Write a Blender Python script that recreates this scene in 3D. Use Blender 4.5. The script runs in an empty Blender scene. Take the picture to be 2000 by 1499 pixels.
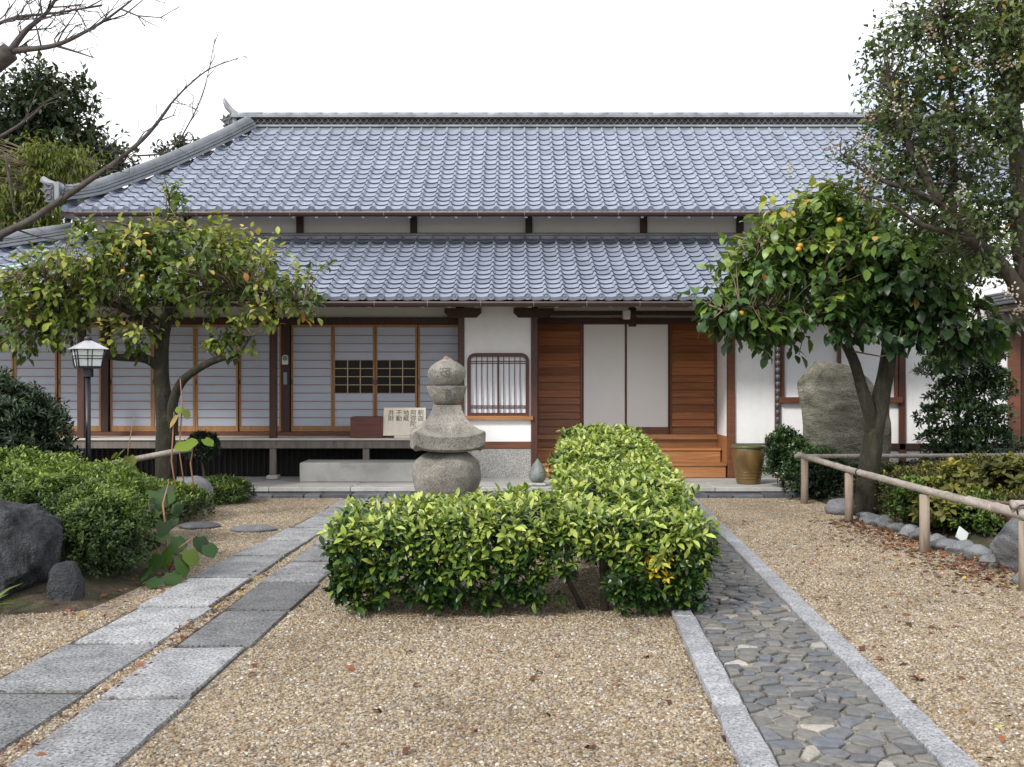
import bpy, bmesh, math, random
import numpy as np
from mathutils import Vector, Matrix, noise

R = math.radians
random.seed(7)
rng = np.random.default_rng(7)
scene = bpy.context.scene
C = scene.collection

# ------------------------------------------------------------------ camera, sky, sun, exposure
F = 2110.0                      # focal length in photograph pixels (2000 wide)
HZ = 740.0                      # horizon row
EYE = 1.6
cam_data = bpy.data.cameras.new('camera')
cam_data.sensor_width = 36.0
cam_data.lens = 36.0 * F / 2000.0
cam_data.shift_y = -(749.5 - HZ) / 2000.0
cam_data.clip_start = 0.05
cam_data.clip_end = 3000
cam = bpy.data.objects.new('camera', cam_data)
C.objects.link(cam)
cam.location = (0, 0, EYE)
cam.rotation_euler = (R(90), 0, 0)
scene.camera = cam

SUN_EL, SUN_AZ = 37.0, 222.0    # azimuth clockwise from +Y (the way the camera looks)
world = bpy.data.worlds.new('World')
scene.world = world
world.use_nodes = True
wn, wl = world.node_tree.nodes, world.node_tree.links
wn.clear()
w_out = wn.new('ShaderNodeOutputWorld')
w_bg = wn.new('ShaderNodeBackground')
w_bg.inputs['Strength'].default_value = 0.1
w_sky = wn.new('ShaderNodeTexSky')
w_sky.sky_type = 'NISHITA'
w_sky.sun_disc = False
w_sky.sun_elevation = R(SUN_EL)
w_sky.sun_rotation = R(SUN_AZ)
w_tc = wn.new('ShaderNodeTexCoord')
w_noise = wn.new('ShaderNodeTexNoise')
w_noise.inputs['Scale'].default_value = 2.3
w_noise.inputs['Detail'].default_value = 5
w_noise.inputs['Roughness'].default_value = 0.55
w_map = wn.new('ShaderNodeMapping')
w_map.inputs['Location'].default_value = (1.2, 4.4, 3.3)
w_map.inputs['Scale'].default_value = (1, 1, 2.2)
w_ramp = wn.new('ShaderNodeValToRGB')
w_ramp.color_ramp.elements[0].position = 0.36
w_ramp.color_ramp.elements[0].color = (0.3, 0.3, 0.3, 1)
w_ramp.color_ramp.elements[1].position = 0.50
w_ramp.color_ramp.elements[1].color = (1, 1, 1, 1)
w_mix = wn.new('ShaderNodeMix')
w_mix.data_type = 'RGBA'
w_mix.inputs['B'].default_value = (10.2, 10.35, 10.7, 1)      # thick bright cloud
wl.new(w_tc.outputs['Generated'], w_map.inputs['Vector'])
wl.new(w_map.outputs['Vector'], w_noise.inputs['Vector'])
wl.new(w_noise.outputs['Fac'], w_ramp.inputs['Fac'])
wl.new(w_ramp.outputs['Color'], w_mix.inputs['Factor'])
wl.new(w_sky.outputs['Color'], w_mix.inputs['A'])
wl.new(w_mix.outputs['Result'], w_bg.inputs['Color'])
wl.new(w_bg.outputs['Background'], w_out.inputs['Surface'])

sun_data = bpy.data.lights.new('sun', 'SUN')
sun_data.energy = 2.1
sun_data.angle = R(11)
sun_data.color = (1.0, 0.965, 0.90)
sun = bpy.data.objects.new('sun', sun_data)
C.objects.link(sun)
_sd = Vector((math.sin(R(SUN_AZ)) * math.cos(R(SUN_EL)), math.cos(R(SUN_AZ)) * math.cos(R(SUN_EL)), math.sin(R(SUN_EL))))
sun.rotation_euler = _sd.to_track_quat('Z', 'Y').to_euler()
sun.location = _sd * 60

scene.view_settings.view_transform = 'Standard'
scene.view_settings.look = 'None'
scene.view_settings.exposure = 0.58
scene.view_settings.gamma = 1.0
scene.view_settings.use_curve_mapping = False
scene.render.engine = 'CYCLES'
scene.cycles.use_denoising = True
scene.cycles.max_bounces = 6
scene.cycles.transparent_max_bounces = 6


# ------------------------------------------------------------------ helpers
def P(px, py, d):
    """A point at distance d metres whose direction was measured in the photograph."""
    return Vector(((px - 1000.0) / F * d, d, EYE + (HZ - py) / F * d))


def GP(px, py, z=0.0):
    d = F * (EYE - z) / (py - HZ)
    return Vector(((px - 1000.0) / F * d, d, z))


def tag(o, label=None, cat=None, group=None, kind=None):
    if label: o['label'] = label
    if cat: o['category'] = cat
    if group: o['group'] = group
    if kind: o['kind'] = kind
    return o


def thing(name, label, cat, loc=(0, 0, 0), group=None):
    o = bpy.data.objects.new(name, None)
    o.empty_display_size = 0.2
    C.objects.link(o)
    o.location = loc
    return tag(o, label, cat, group)


def world_loc(o):
    v = Vector((0, 0, 0))
    while o is not None:
        v += o.location
        o = o.parent
    return v


class MB:
    """Collects shapes in world coordinates; build() makes ONE mesh object."""
    def __init__(s):
        s.v, s.f, s.sm, s.mi = [], [], [], []

    def add(s, vs, fs, smooth=False, mi=0):
        b = len(s.v)
        s.v.extend(tuple(v) for v in vs)
        for f in fs:
            s.f.append(tuple(i + b for i in f))
            s.sm.append(smooth)
            s.mi.append(mi)
        return s

    def box(s, x0, x1, y0, y1, z0, z1, mi=0):
        vs = [(x0, y0, z0), (x1, y0, z0), (x1, y1, z0), (x0, y1, z0), (x0, y0, z1), (x1, y0, z1), (x1, y1, z1), (x0, y1, z1)]
        return s.add(vs, [(3, 2, 1, 0), (4, 5, 6, 7), (0, 1, 5, 4), (1, 2, 6, 5), (2, 3, 7, 6), (3, 0, 4, 7)], False, mi)

    def bbox(s, x0, x1, y0, y1, z0, z1, b=0.01, mi=0):
        """box with chamfered edges"""
        bm = bmesh.new()
        bmesh.ops.create_cube(bm, size=1)
        for v in bm.verts:
            v.co = Vector(((x0 + x1) / 2 + v.co.x * (x1 - x0), (y0 + y1) / 2 + v.co.y * (y1 - y0), (z0 + z1) / 2 + v.co.z * (z1 - z0)))
        bmesh.ops.bevel(bm, geom=bm.edges[:], offset=b, segments=1, affect='EDGES')
        bm.verts.index_update()
        s.add([v.co for v in bm.verts], [[v.index for v in f.verts] for f in bm.faces], False, mi)
        bm.free()
        return s

    def prism(s, poly, y0, y1, mi=0):
        """poly: list of (x, z), counter-clockwise seen from -y; extruded along y"""
        n = len(poly)
        vs = [(x, y0, z) for x, z in poly] + [(x, y1, z) for x, z in poly]
        fs = [tuple(range(n)), tuple(range(2 * n - 1, n - 1, -1))]
        for i in range(n):
            j = (i + 1) % n
            fs.append((j, i, i + n, j + n))
        return s.add(vs, fs, False, mi)

    def slab(s, poly, z0, z1, mi=0):
        """poly: list of (x, y) counter-clockwise from above"""
        n = len(poly)
        vs = [(x, y, z0) for x, y in poly] + [(x, y, z1) for x, y in poly]
        fs = [tuple(range(n - 1, -1, -1)), tuple(range(n, 2 * n))]
        for i in range(n):
            j = (i + 1) % n
            fs.append((i, j, j + n, i + n))
        return s.add(vs, fs, False, mi)

    def tube(s, pts, radii, n=8, cap=True, mi=0, smooth=True):
        pts = [Vector(p) for p in pts]
        if not hasattr(radii, '__len__'):
            radii = [radii] * len(pts)
        t = (pts[1] - pts[0]).normalized()
        up = Vector((0, 0, 1)) if abs(t.z) < 0.9 else Vector((1, 0, 0))
        a = t.cross(up).normalized()
        vs, fs = [], []
        for i, p in enumerate(pts):
            if i == 0: t = pts[1] - pts[0]
            elif i == len(pts) - 1: t = pts[-1] - pts[-2]
            else: t = pts[i + 1] - pts[i - 1]
            t.normalize()
            a = (a - t * a.dot(t))
            if a.length < 1e-6: a = t.orthogonal()
            a.normalize()
            b = t.cross(a)
            for k in range(n):
                th = 2 * math.pi * k / n
                vs.append(p + (a * math.cos(th) + b * math.sin(th)) * radii[i])
        for i in range(len(pts) - 1):
            for k in range(n):
                k2 = (k + 1) % n
                fs.append((i * n + k, i * n + k2, (i + 1) * n + k2, (i + 1) * n + k))
        if cap:
            fs.append(tuple(range(n - 1, -1, -1)))
            fs.append(tuple((len(pts) - 1) * n + k for k in range(n)))
        return s.add(vs, fs, smooth, mi)

    def lathe(s, prof, c, n=32, mi=0, smooth=True):
        """prof: list of (r, z) from bottom to top, about the vertical axis through c"""
        vs, fs = [], []
        for r, z in prof:
            for k in range(n):
                th = 2 * math.pi * k / n
                vs.append((c[0] + r * math.cos(th), c[1] + r * math.sin(th), c[2] + z))
        for i in range(len(prof) - 1):
            for k in range(n):
                k2 = (k + 1) % n
                fs.append((i * n + k, i * n + k2, (i + 1) * n + k2, (i + 1) * n + k))
        fs.append(tuple(range(n - 1, -1, -1)))
        fs.append(tuple((len(prof) - 1) * n + k for k in range(n)))
        return s.add(vs, fs, smooth, mi)

    def sweep(s, pts, sec, mi=0, smooth=False):
        """sweep a section (list of (side, up)) along a polyline; up stays near vertical"""
        pts = [Vector(p) for p in pts]
        n = len(sec)
        vs, fs = [], []
        for i, p in enumerate(pts):
            t = (pts[min(i + 1, len(pts) - 1)] - pts[max(i - 1, 0)]).normalized()
            side = t.cross(Vector((0, 0, 1))).normalized()
            up = side.cross(t)
            for a, b in sec:
                vs.append(p + side * a + up * b)
        for i in range(len(pts) - 1):
            for k in range(n):
                k2 = (k + 1) % n
                fs.append((i * n + k, i * n + k2, (i + 1) * n + k2, (i + 1) * n + k))
        fs.append(tuple(range(n - 1, -1, -1)))
        fs.append(tuple((len(pts) - 1) * n + k for k in range(n)))
        return s.add(vs, fs, smooth, mi)

    def mesh(s, name, mats, off=Vector((0, 0, 0))):
        me = bpy.data.meshes.new(name)
        me.from_pydata([(x - off.x, y - off.y, z - off.z) for x, y, z in s.v], [], s.f)
        me.polygons.foreach_set('use_smooth', s.sm)
        me.polygons.foreach_set('material_index', s.mi)
        for m in (mats if isinstance(mats, (list, tuple)) else [mats]):
            me.materials.append(m)
        me.update()
        return me

    def build(s, name, mats, parent=None, loc=None):
        base = world_loc(parent) if parent else Vector((0, 0, 0))
        loc = Vector(loc) if loc is not None else Vector((0, 0, 0))
        me = s.mesh(name, mats, base + loc if parent else loc)
        o = bpy.data.objects.new(name, me)
        C.objects.link(o)
        o.location = loc
        if parent: o.parent = parent
        return o


def place(name, me, parent=None, mw=None):
    """another object on shared mesh data, at world matrix mw (parents carry translation only)"""
    o = bpy.data.objects.new(name, me)
    C.objects.link(o)
    if parent:
        o.parent = parent
        mw = Matrix.Translation(-world_loc(parent)) @ mw
    o.matrix_local = mw
    return o


def copy_tree(o, delta, parent=None):
    c = o.copy()
    C.objects.link(c)
    if parent is None or parent is o.parent:
        c.location = o.location + Vector(delta)
        c.parent = o.parent
    else:
        c.parent = parent
    for ch in list(o.children):
        k = ch.copy()
        C.objects.link(k)
        k.parent = c
        for g in list(ch.children):
            q = g.copy()
            C.objects.link(q)
            q.parent = k
    return c


# ------------------------------------------------------------------ materials
def new_mat(name):
    m = bpy.data.materials.new(name)
    m.use_nodes = True
    nt = m.node_tree
    b = nt.nodes['Principled BSDF']
    return m, nt, b


def ramp(nt, stops):
    r = nt.nodes.new('ShaderNodeValToRGB')
    e = r.color_ramp.elements
    while len(e) > 1: e.remove(e[-1])
    e[0].position, e[0].color = stops[0][0], (*stops[0][1], 1)
    for p, c in stops[1:]:
        k = e.new(p)
        k.color = (*c, 1)
    return r


def coords(nt, kind='Object', scale=(1, 1, 1)):
    tc = nt.nodes.new('ShaderNodeTexCoord')
    mp = nt.nodes.new('ShaderNodeMapping')
    mp.inputs['Scale'].default_value = scale
    if kind == 'World':
        g = nt.nodes.new('ShaderNodeNewGeometry')
        nt.links.new(g.outputs['Position'], mp.inputs['Vector'])
    else:
        nt.links.new(tc.outputs[kind], mp.inputs['Vector'])
    return mp.outputs['Vector']


def ntex(nt, vec, scale, detail=4, rough=0.6, dist=0.0):
    n = nt.nodes.new('ShaderNodeTexNoise')
    n.inputs['Scale'].default_value = scale
    n.inputs['Detail'].default_value = detail
    n.inputs['Roughness'].default_value = rough
    n.inputs['Distortion'].default_value = dist
    nt.links.new(vec, n.inputs['Vector'])
    return n.outputs['Fac']


def math_n(nt, op, a, b):
    n = nt.nodes.new('ShaderNodeMath')
    n.operation = op
    for i, q in enumerate((a, b)):
        if isinstance(q, (int, float)): n.inputs[i].default_value = q
        else: nt.links.new(q, n.inputs[i])
    return n.outputs[0]


def mixc(nt, fac, a, b, mode='MIX'):
    n = nt.nodes.new('ShaderNodeMix')
    n.data_type = 'RGBA'
    n.blend_type = mode
    for key, q in (('Factor', fac), ('A', a), ('B', b)):
        if isinstance(q, (int, float)): n.inputs[key].default_value = q
        elif isinstance(q, tuple): n.inputs[key].default_value = (*q, 1)
        else: nt.links.new(q, n.inputs[key])
    return n.outputs['Result']


def bump(nt, b, height, strength=0.3, dist=0.01):
    n = nt.nodes.new('ShaderNodeBump')
    n.inputs['Strength'].default_value = strength
    n.inputs['Distance'].default_value = dist
    nt.links.new(height, n.inputs['Height'])
    nt.links.new(n.outputs['Normal'], b.inputs['Normal'])


def rand_fac(nt):
    """a random number per object and per island"""
    oi = nt.nodes.new('ShaderNodeObjectInfo')
    g = nt.nodes.new('ShaderNodeNewGeometry')
    s = math_n(nt, 'ADD', oi.outputs['Random'], g.outputs['Random Per Island'])
    return math_n(nt, 'FRACT', s, 0)


def mat_wood(name, dark, light, rough=0.55, grain=(1, 1, 14), vary=0.25, scale=3.0):
    m, nt, b = new_mat(name)
    v = coords(nt, 'World', grain)
    f = ntex(nt, v, scale, 6, 0.65, 0.6)
    r = ramp(nt, [(0.3, dark), (0.7, light)])
    nt.links.new(f, r.inputs['Fac'])
    rv = rand_fac(nt)
    k = ramp(nt, [(0, (1 - vary,) * 3), (1, (1 + vary * 0.5,) * 3)])
    nt.links.new(rv, k.inputs['Fac'])
    c = mixc(nt, 1.0, r.outputs['Color'], k.outputs['Color'], 'MULTIPLY')
    nt.links.new(c, b.inputs['Base Color'])
    b.inputs['Roughness'].default_value = rough
    bump(nt, b, f, 0.25, 0.004)
    return m


def mat_stone(name, stops, scale=8, rough=0.85, bstr=0.5, bdist=0.02, speckle=0.0, sp_scale=140, stretch=(1, 1, 1), vary=0.0, moss=None):
    m, nt, b = new_mat(name)
    v = coords(nt, 'World', stretch)
    f = ntex(nt, v, scale, 8, 0.62, 0.4)
    r = ramp(nt, stops)
    nt.links.new(f, r.inputs['Fac'])
    col = r.outputs['Color']
    h = f
    if speckle:
        s = ntex(nt, coords(nt, 'World'), sp_scale, 2, 0.7)
        sr = ramp(nt, [(0.36, (1 - speckle,) * 3), (0.47, (1, 1, 1)), (0.56, (1, 1, 1)), (0.64, (1 + speckle * 0.8,) * 3)])
        nt.links.new(s, sr.inputs['Fac'])
        col = mixc(nt, 1.0, col, sr.outputs['Color'], 'MULTIPLY')
        h = math_n(nt, 'ADD', f, math_n(nt, 'MULTIPLY', s, 0.35))
    if vary:
        k = ramp(nt, [(0, (1 - vary,) * 3), (1, (1 + vary,) * 3)])
        nt.links.new(rand_fac(nt), k.inputs['Fac'])
        col = mixc(nt, 1.0, col, k.outputs['Color'], 'MULTIPLY')
    if moss:
        mf = ntex(nt, coords(nt, 'World'), 2.6, 6, 0.65)
        mr = ramp(nt, [(moss[1], (0, 0, 0)), (moss[1] + 0.12, (1, 1, 1))])
        nt.links.new(mf, mr.inputs['Fac'])
        col = mixc(nt, mr.outputs['Color'], col, moss[0])
    nt.links.new(col, b.inputs['Base Color'])
    b.inputs['Roughness'].default_value = rough
    bump(nt, b, h, bstr, bdist)
    return m


def mat_flat(name, col, rough=0.6, metal=0.0, nz=0.12, scale=6, bstr=0.08):
    m, nt, b = new_mat(name)
    f = ntex(nt, coords(nt, 'World'), scale, 6, 0.6)
    lo = tuple(max(0, c * (1 - nz)) for c in col)
    hi = tuple(min(1, c * (1 + nz)) for c in col)
    r = ramp(nt, [(0.3, lo), (0.7, hi)])
    nt.links.new(f, r.inputs['Fac'])
    nt.links.new(r.outputs['Color'], b.inputs['Base Color'])
    b.inputs['Roughness'].default_value = rough
    b.inputs['Metallic'].default_value = metal
    bump(nt, b, f, bstr, 0.01)
    return m


def mat_leaf(name, stops, rough=0.42, trans=0.28, vary=0.35):
    """stops: colour over the leaf's own 'age' value"""
    m, nt, b = new_mat(name)
    at = nt.nodes.new('ShaderNodeAttribute')
    at.attribute_name = 'leaf_tone'
    r = ramp(nt, stops)
    nt.links.new(at.outputs['Fac'], r.inputs['Fac'])
    k = ramp(nt, [(0, (1 - vary,) * 3), (1, (1 + vary,) * 3)])
    nt.links.new(rand_fac(nt), k.inputs['Fac'])
    c = mixc(nt, 1.0, r.outputs['Color'], k.outputs['Color'], 'MULTIPLY')
    nt.links.new(c, b.inputs['Base Color'])
    b.inputs['Roughness'].default_value = rough
    tr = nt.nodes.new('ShaderNodeBsdfTranslucent')
    c2 = mixc(nt, 1.0, c, (1.0, 1.05, 0.55), 'MULTIPLY')
    nt.links.new(c2, tr.inputs['Color'])
    mx = nt.nodes.new('ShaderNodeMixShader')
    mx.inputs[0].default_value = trans
    nt.links.new(b.outputs[0], mx.inputs[1])
    nt.links.new(tr.outputs[0], mx.inputs[2])
    nt.links.new(mx.outputs[0], nt.nodes['Material Output'].inputs['Surface'])
    return m


GRAVEL = [(0.0, (0.080, 0.055, 0.034)), (0.12, (0.21, 0.145, 0.080)), (0.30, (0.30, 0.225, 0.130)), (0.48, (0.38, 0.305, 0.205)),
          (0.60, (0.205, 0.19, 0.17)), (0.72, (0.45, 0.395, 0.31)), (0.80, (0.29, 0.215, 0.11)), (0.88, (0.18, 0.10, 0.06)), (0.94, (0.26, 0.25, 0.235)), (1.0, (0.64, 0.60, 0.53))]


def mat_gravel():
    m, nt, b = new_mat('gravel_sheet')
    v = coords(nt, 'World')
    vo = nt.nodes.new('ShaderNodeTexVoronoi')
    vo.inputs['Scale'].default_value = 62
    nt.links.new(v, vo.inputs['Vector'])
    wn_ = nt.nodes.new('ShaderNodeSeparateColor')
    nt.links.new(vo.outputs['Color'], wn_.inputs[0])
    r = ramp(nt, GRAVEL)
    nt.links.new(wn_.outputs[0], r.inputs['Fac'])
    big = ntex(nt, v, 1.1, 6, 0.62)
    br = ramp(nt, [(0.3, (0.74, 0.72, 0.69)), (0.5, (1, 1, 1)), (0.7, (1.12, 1.11, 1.10))])
    nt.links.new(big, br.inputs['Fac'])
    c = mixc(nt, 1.0, r.outputs['Color'], br.outputs['Color'], 'MULTIPLY')
    dr = ramp(nt, [(0.0, (1, 1, 1)), (0.55, (0.85, 0.85, 0.85)), (0.8, (0.45, 0.42, 0.4))])
    nt.links.new(vo.outputs['Distance'], dr.inputs['Fac'])
    c = mixc(nt, 1.0, c, dr.outputs['Color'], 'MULTIPLY')
    nt.links.new(c, b.inputs['Base Color'])
    b.inputs['Roughness'].default_value = 0.8
    inv = math_n(nt, 'SUBTRACT', 1.0, vo.outputs['Distance'])
    bump(nt, b, inv, 0.8, 0.012)
    return m


def mat_pebble():
    m, nt, b = new_mat('pebble')
    oi = nt.nodes.new('ShaderNodeObjectInfo')
    r = ramp(nt, GRAVEL)
    nt.links.new(oi.outputs['Random'], r.inputs['Fac'])
    big = ntex(nt, coords(nt, 'World'), 1.1, 6, 0.62)
    br = ramp(nt, [(0.3, (0.74, 0.72, 0.69)), (0.5, (1, 1, 1)), (0.7, (1.12, 1.11, 1.10))])
    nt.links.new(big, br.inputs['Fac'])
    nt.links.new(mixc(nt, 1.0, r.outputs['Color'], br.outputs['Color'], 'MULTIPLY'), b.inputs['Base Color'])
    b.inputs['Roughness'].default_value = 0.65
    return m


def mat_tile(name, dark, light):
    m, nt, b = new_mat(name)
    v = coords(nt, 'World')
    f = ntex(nt, v, 3.0, 7, 0.55)
    r = ramp(nt, [(0.3, dark), (0.7, light)])
    nt.links.new(f, r.inputs['Fac'])
    k = ramp(nt, [(0, (0.74, 0.75, 0.74)), (0.06, (0.92, 0.93, 0.94)), (0.5, (1, 1, 1)), (0.95, (1.06, 1.06, 1.06)), (1, (1.16, 1.16, 1.14))])
    nt.links.new(rand_fac(nt), k.inputs['Fac'])
    c = mixc(nt, 1.0, r.outputs['Color'], k.outputs['Color'], 'MULTIPLY')
    st = ntex(nt, coords(nt, 'World', (1, 0.35, 0.35)), 26, 4, 0.7)
    sr = ramp(nt, [(0.25, (0.8, 0.8, 0.78)), (0.5, (1, 1, 1))])
    nt.links.new(st, sr.inputs['Fac'])
    c = mixc(nt, 1.0, c, sr.outputs['Color'], 'MULTIPLY')
    nt.links.new(c, b.inputs['Base Color'])
    b.inputs['Roughness'].default_value = 0.42
    bump(nt, b, f, 0.1, 0.01)
    return m


M = {}
M['gravel'] = mat_gravel()
M['pebble'] = mat_pebble()
M['tile'] = mat_tile('roof_tile', (0.238, 0.266, 0.332), (0.312, 0.346, 0.425))
M['ridge'] = mat_tile('ridge_tile', (0.17, 0.18, 0.195), (0.31, 0.325, 0.345))
M['hip'] = mat_tile('hip_tile', (0.13, 0.14, 0.155), (0.235, 0.25, 0.275))
M['tile_dark'] = mat_tile('dark_tile', (0.05, 0.053, 0.062), (0.12, 0.125, 0.135))
def _plaster(name, col):
    m, nt, b = new_mat(name)
    f = ntex(nt, coords(nt, 'World', (3, 3, 0.35)), 2.2, 6, 0.6)
    r = ramp(nt, [(0.28, tuple(c * 0.95 for c in col)), (0.5, col), (1.0, col)])
    nt.links.new(f, r.inputs['Fac'])
    g = ntex(nt, coords(nt, 'World'), 9, 6, 0.65)
    k = ramp(nt, [(0.3, (0.95, 0.945, 0.93)), (0.6, (1, 1, 1))])
    nt.links.new(g, k.inputs['Fac'])
    nt.links.new(mixc(nt, 1.0, r.outputs['Color'], k.outputs['Color'], 'MULTIPLY'), b.inputs['Base Color'])
    b.inputs['Roughness'].default_value = 0.9
    bump(nt, b, g, 0.12, 0.006)
    return m
M['plaster'] = _plaster('plaster', (0.88, 0.88, 0.885))
M['plaster_up'] = mat_flat('grey_plaster', (0.76, 0.74, 0.71), 0.9, 0, 0.05, 2.0, 0.05)
M['wood_dark'] = mat_wood('dark_timber', (0.030, 0.012, 0.009), (0.065, 0.025, 0.018), 0.6, (4, 4, 0.7))
M['wood_post'] = mat_wood('post_timber', (0.060, 0.022, 0.014), (0.12, 0.045, 0.027), 0.5, (6, 6, 0.6))
M['wood_red'] = mat_wood('red_timber', (0.105, 0.036, 0.018), (0.20, 0.074, 0.036), 0.5, (0.8, 6, 9))
M['wood_board'] = mat_wood('panel_board', (0.22, 0.075, 0.026), (0.44, 0.17, 0.062), 0.45, (0.6, 6, 12), 0.35)
M['wood_step'] = mat_wood('step_timber', (0.27, 0.11, 0.038), (0.50, 0.235, 0.095), 0.42, (0.6, 5, 9), 0.2)
M['wood_shoji'] = mat_wood('shoji_timber', (0.30, 0.14, 0.050), (0.46, 0.235, 0.095), 0.55, (6, 6, 0.7), 0.2)
M['wood_bar'] = mat_wood('bar_timber', (0.23, 0.085, 0.045), (0.32, 0.13, 0.07), 0.55, (0.7, 6, 6), 0.15)
M['wood_grey'] = mat_wood('weathered_timber', (0.12, 0.10, 0.09), (0.23, 0.20, 0.175), 0.8, (5, 5, 0.8))
M['floor_edge'] = mat_wood('veranda_floor', (0.46, 0.42, 0.38), (0.66, 0.62, 0.57), 0.6, (0.6, 6, 6))
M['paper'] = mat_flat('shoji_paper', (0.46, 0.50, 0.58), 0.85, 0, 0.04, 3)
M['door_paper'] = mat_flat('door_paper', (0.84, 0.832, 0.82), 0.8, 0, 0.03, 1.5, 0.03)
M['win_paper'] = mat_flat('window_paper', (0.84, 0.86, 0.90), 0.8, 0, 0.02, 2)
M['muntin'] = mat_flat('muntin', (0.55, 0.43, 0.28), 0.6)
M['lattice'] = mat_flat('window_lattice', (0.085, 0.026, 0.022), 0.5)
M['black'] = mat_flat('black_metal', (0.012, 0.013, 0.022), 0.4)
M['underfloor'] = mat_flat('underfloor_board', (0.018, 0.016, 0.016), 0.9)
M['gutter'] = mat_flat('gutter_metal', (0.050, 0.026, 0.022), 0.38, 0.0)
M['rim'] = mat_flat('gutter_rim', (0.33, 0.27, 0.24), 0.4, 0.3)
M['white'] = mat_flat('white_paint', (0.78, 0.78, 0.77), 0.6)
M['granite'] = mat_stone('granite', [(0.3, (0.40, 0.40, 0.39)), (0.7, (0.58, 0.58, 0.565))], 5, 0.8, 0.35, 0.006, 0.55, 95)
M['granite_lt'] = mat_stone('pale_granite', [(0.28, (0.29, 0.285, 0.27)), (0.5, (0.40, 0.395, 0.375)), (0.75, (0.46, 0.455, 0.435))], 3, 0.85, 0.4, 0.006, 0.35, 110, (1, 1, 1), 0.08)
M['wainscot'] = mat_stone('pebble_dash', [(0.3, (0.30, 0.295, 0.28)), (0.7, (0.38, 0.375, 0.36))], 4, 0.85, 0.5, 0.004, 0.65, 75)
for _k, _s in (('slab_light', 1.22), ('slab_mid', 0.92), ('slab_dark', 0.62)):
    M[_k] = mat_stone(_k, [(0.30, tuple(_s * c for c in (0.15, 0.15, 0.155))), (0.5, tuple(_s * c for c in (0.235, 0.235, 0.24))), (0.70, tuple(_s * c for c in (0.31, 0.31, 0.312)))], 4.5, 0.8, 0.7, 0.01, 0.75, 58, (1, 1, 1), 0.12, ((0.12, 0.115, 0.075), 0.66))
M['kerb'] = mat_stone('kerb_granite', [(0.32, (0.22, 0.225, 0.24)), (0.68, (0.35, 0.355, 0.37))], 6, 0.8, 0.6, 0.008, 0.55, 66, (1, 1, 1), 0.1)
M['pagoda'] = mat_stone('weathered_granite', [(0.25, (0.10, 0.090, 0.078)), (0.5, (0.21, 0.195, 0.17)), (0.75, (0.32, 0.30, 0.265))], 5, 0.92, 0.9, 0.012, 0.48, 85, (1, 1, 1), 0.12, ((0.20, 0.20, 0.13), 0.60))
M['carved'] = mat_flat('dark_letter', (0.13, 0.122, 0.108), 0.95)
M['rock_dark'] = mat_stone('dark_rock', [(0.30, (0.010, 0.011, 0.013)), (0.48, (0.032, 0.034, 0.039)), (0.62, (0.062, 0.065, 0.071)), (0.78, (0.16, 0.16, 0.155))], 6, 0.7, 1.0, 0.10, 0.25, 60, (1, 1, 0.6), 0, ((0.10, 0.095, 0.06), 0.66))
M['rock_grey'] = mat_stone('grey_rock', [(0.25, (0.10, 0.105, 0.115)), (0.55, (0.20, 0.205, 0.215)), (0.8, (0.33, 0.33, 0.33))], 4, 0.85, 0.9, 0.03, 0.3, 70, (1, 1, 1), 0.12)
M['rock_green'] = mat_stone('green_rock', [(0.30, (0.060, 0.057, 0.040)), (0.45, (0.16, 0.153, 0.115)), (0.57, (0.245, 0.235, 0.185)), (0.72, (0.38, 0.37, 0.30))], 3.6, 0.85, 1.0, 0.08, 0.3, 45, (0.7, 1, 1.8))
M['slate'] = mat_stone('slate', [(0.3, (0.055, 0.06, 0.07)), (0.7, (0.13, 0.135, 0.15))], 7, 0.7, 0.6, 0.01, 0.2, 60, (1, 1, 1), 0.3)
def _cob():
    m, nt, b = new_mat('cobble')
    rv = rand_fac(nt)
    r = ramp(nt, [(0.0, (0.080, 0.080, 0.080)), (0.18, (0.105, 0.115, 0.135)), (0.36, (0.135, 0.125, 0.11)), (0.55, (0.105, 0.107, 0.11)),
                  (0.72, (0.155, 0.142, 0.122)), (0.85, (0.125, 0.13, 0.145)), (0.94, (0.19, 0.175, 0.15)), (1.0, (0.34, 0.32, 0.28))])
    nt.links.new(rv, r.inputs['Fac'])
    f = ntex(nt, coords(nt, 'World'), 22, 6, 0.65, 0.5)
    k = ramp(nt, [(0.25, (0.75, 0.75, 0.75)), (0.75, (1.55, 1.53, 1.5))])
    nt.links.new(f, k.inputs['Fac'])
    nt.links.new(mixc(nt, 1.0, r.outputs['Color'], k.outputs['Color'], 'MULTIPLY'), b.inputs['Base Color'])
    b.inputs['Roughness'].default_value = 0.62
    bump(nt, b, f, 0.5, 0.012)
    return m
M['cobble'] = _cob()
M['mortar'] = mat_stone('mortar', [(0.3, (0.15, 0.13, 0.105)), (0.7, (0.33, 0.30, 0.25))], 26, 0.95, 0.6, 0.01, 0.4, 120)
M['soil'] = mat_stone('soil', [(0.3, (0.030, 0.021, 0.013)), (0.5, (0.060, 0.043, 0.026)), (0.72, (0.11, 0.085, 0.052))], 9, 0.95, 1.0, 0.03, 0.5, 60, (1, 1, 1), 0, ((0.042, 0.050, 0.016), 0.50))
M['bark'] = mat_stone('bark', [(0.25, (0.012, 0.011, 0.007)), (0.5, (0.028, 0.025, 0.015)), (0.8, (0.072, 0.064, 0.046))], 11, 0.95, 1.0, 0.03, 0.3, 60, (1, 1, 0.4), 0, ((0.040, 0.048, 0.016), 0.58))
M['bark_dark'] = mat_stone('dark_bark', [(0.25, (0.030, 0.022, 0.018)), (0.7, (0.085, 0.068, 0.055))], 12, 0.95, 0.8, 0.02, 0, 60, (1, 1, 0.5))
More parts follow.
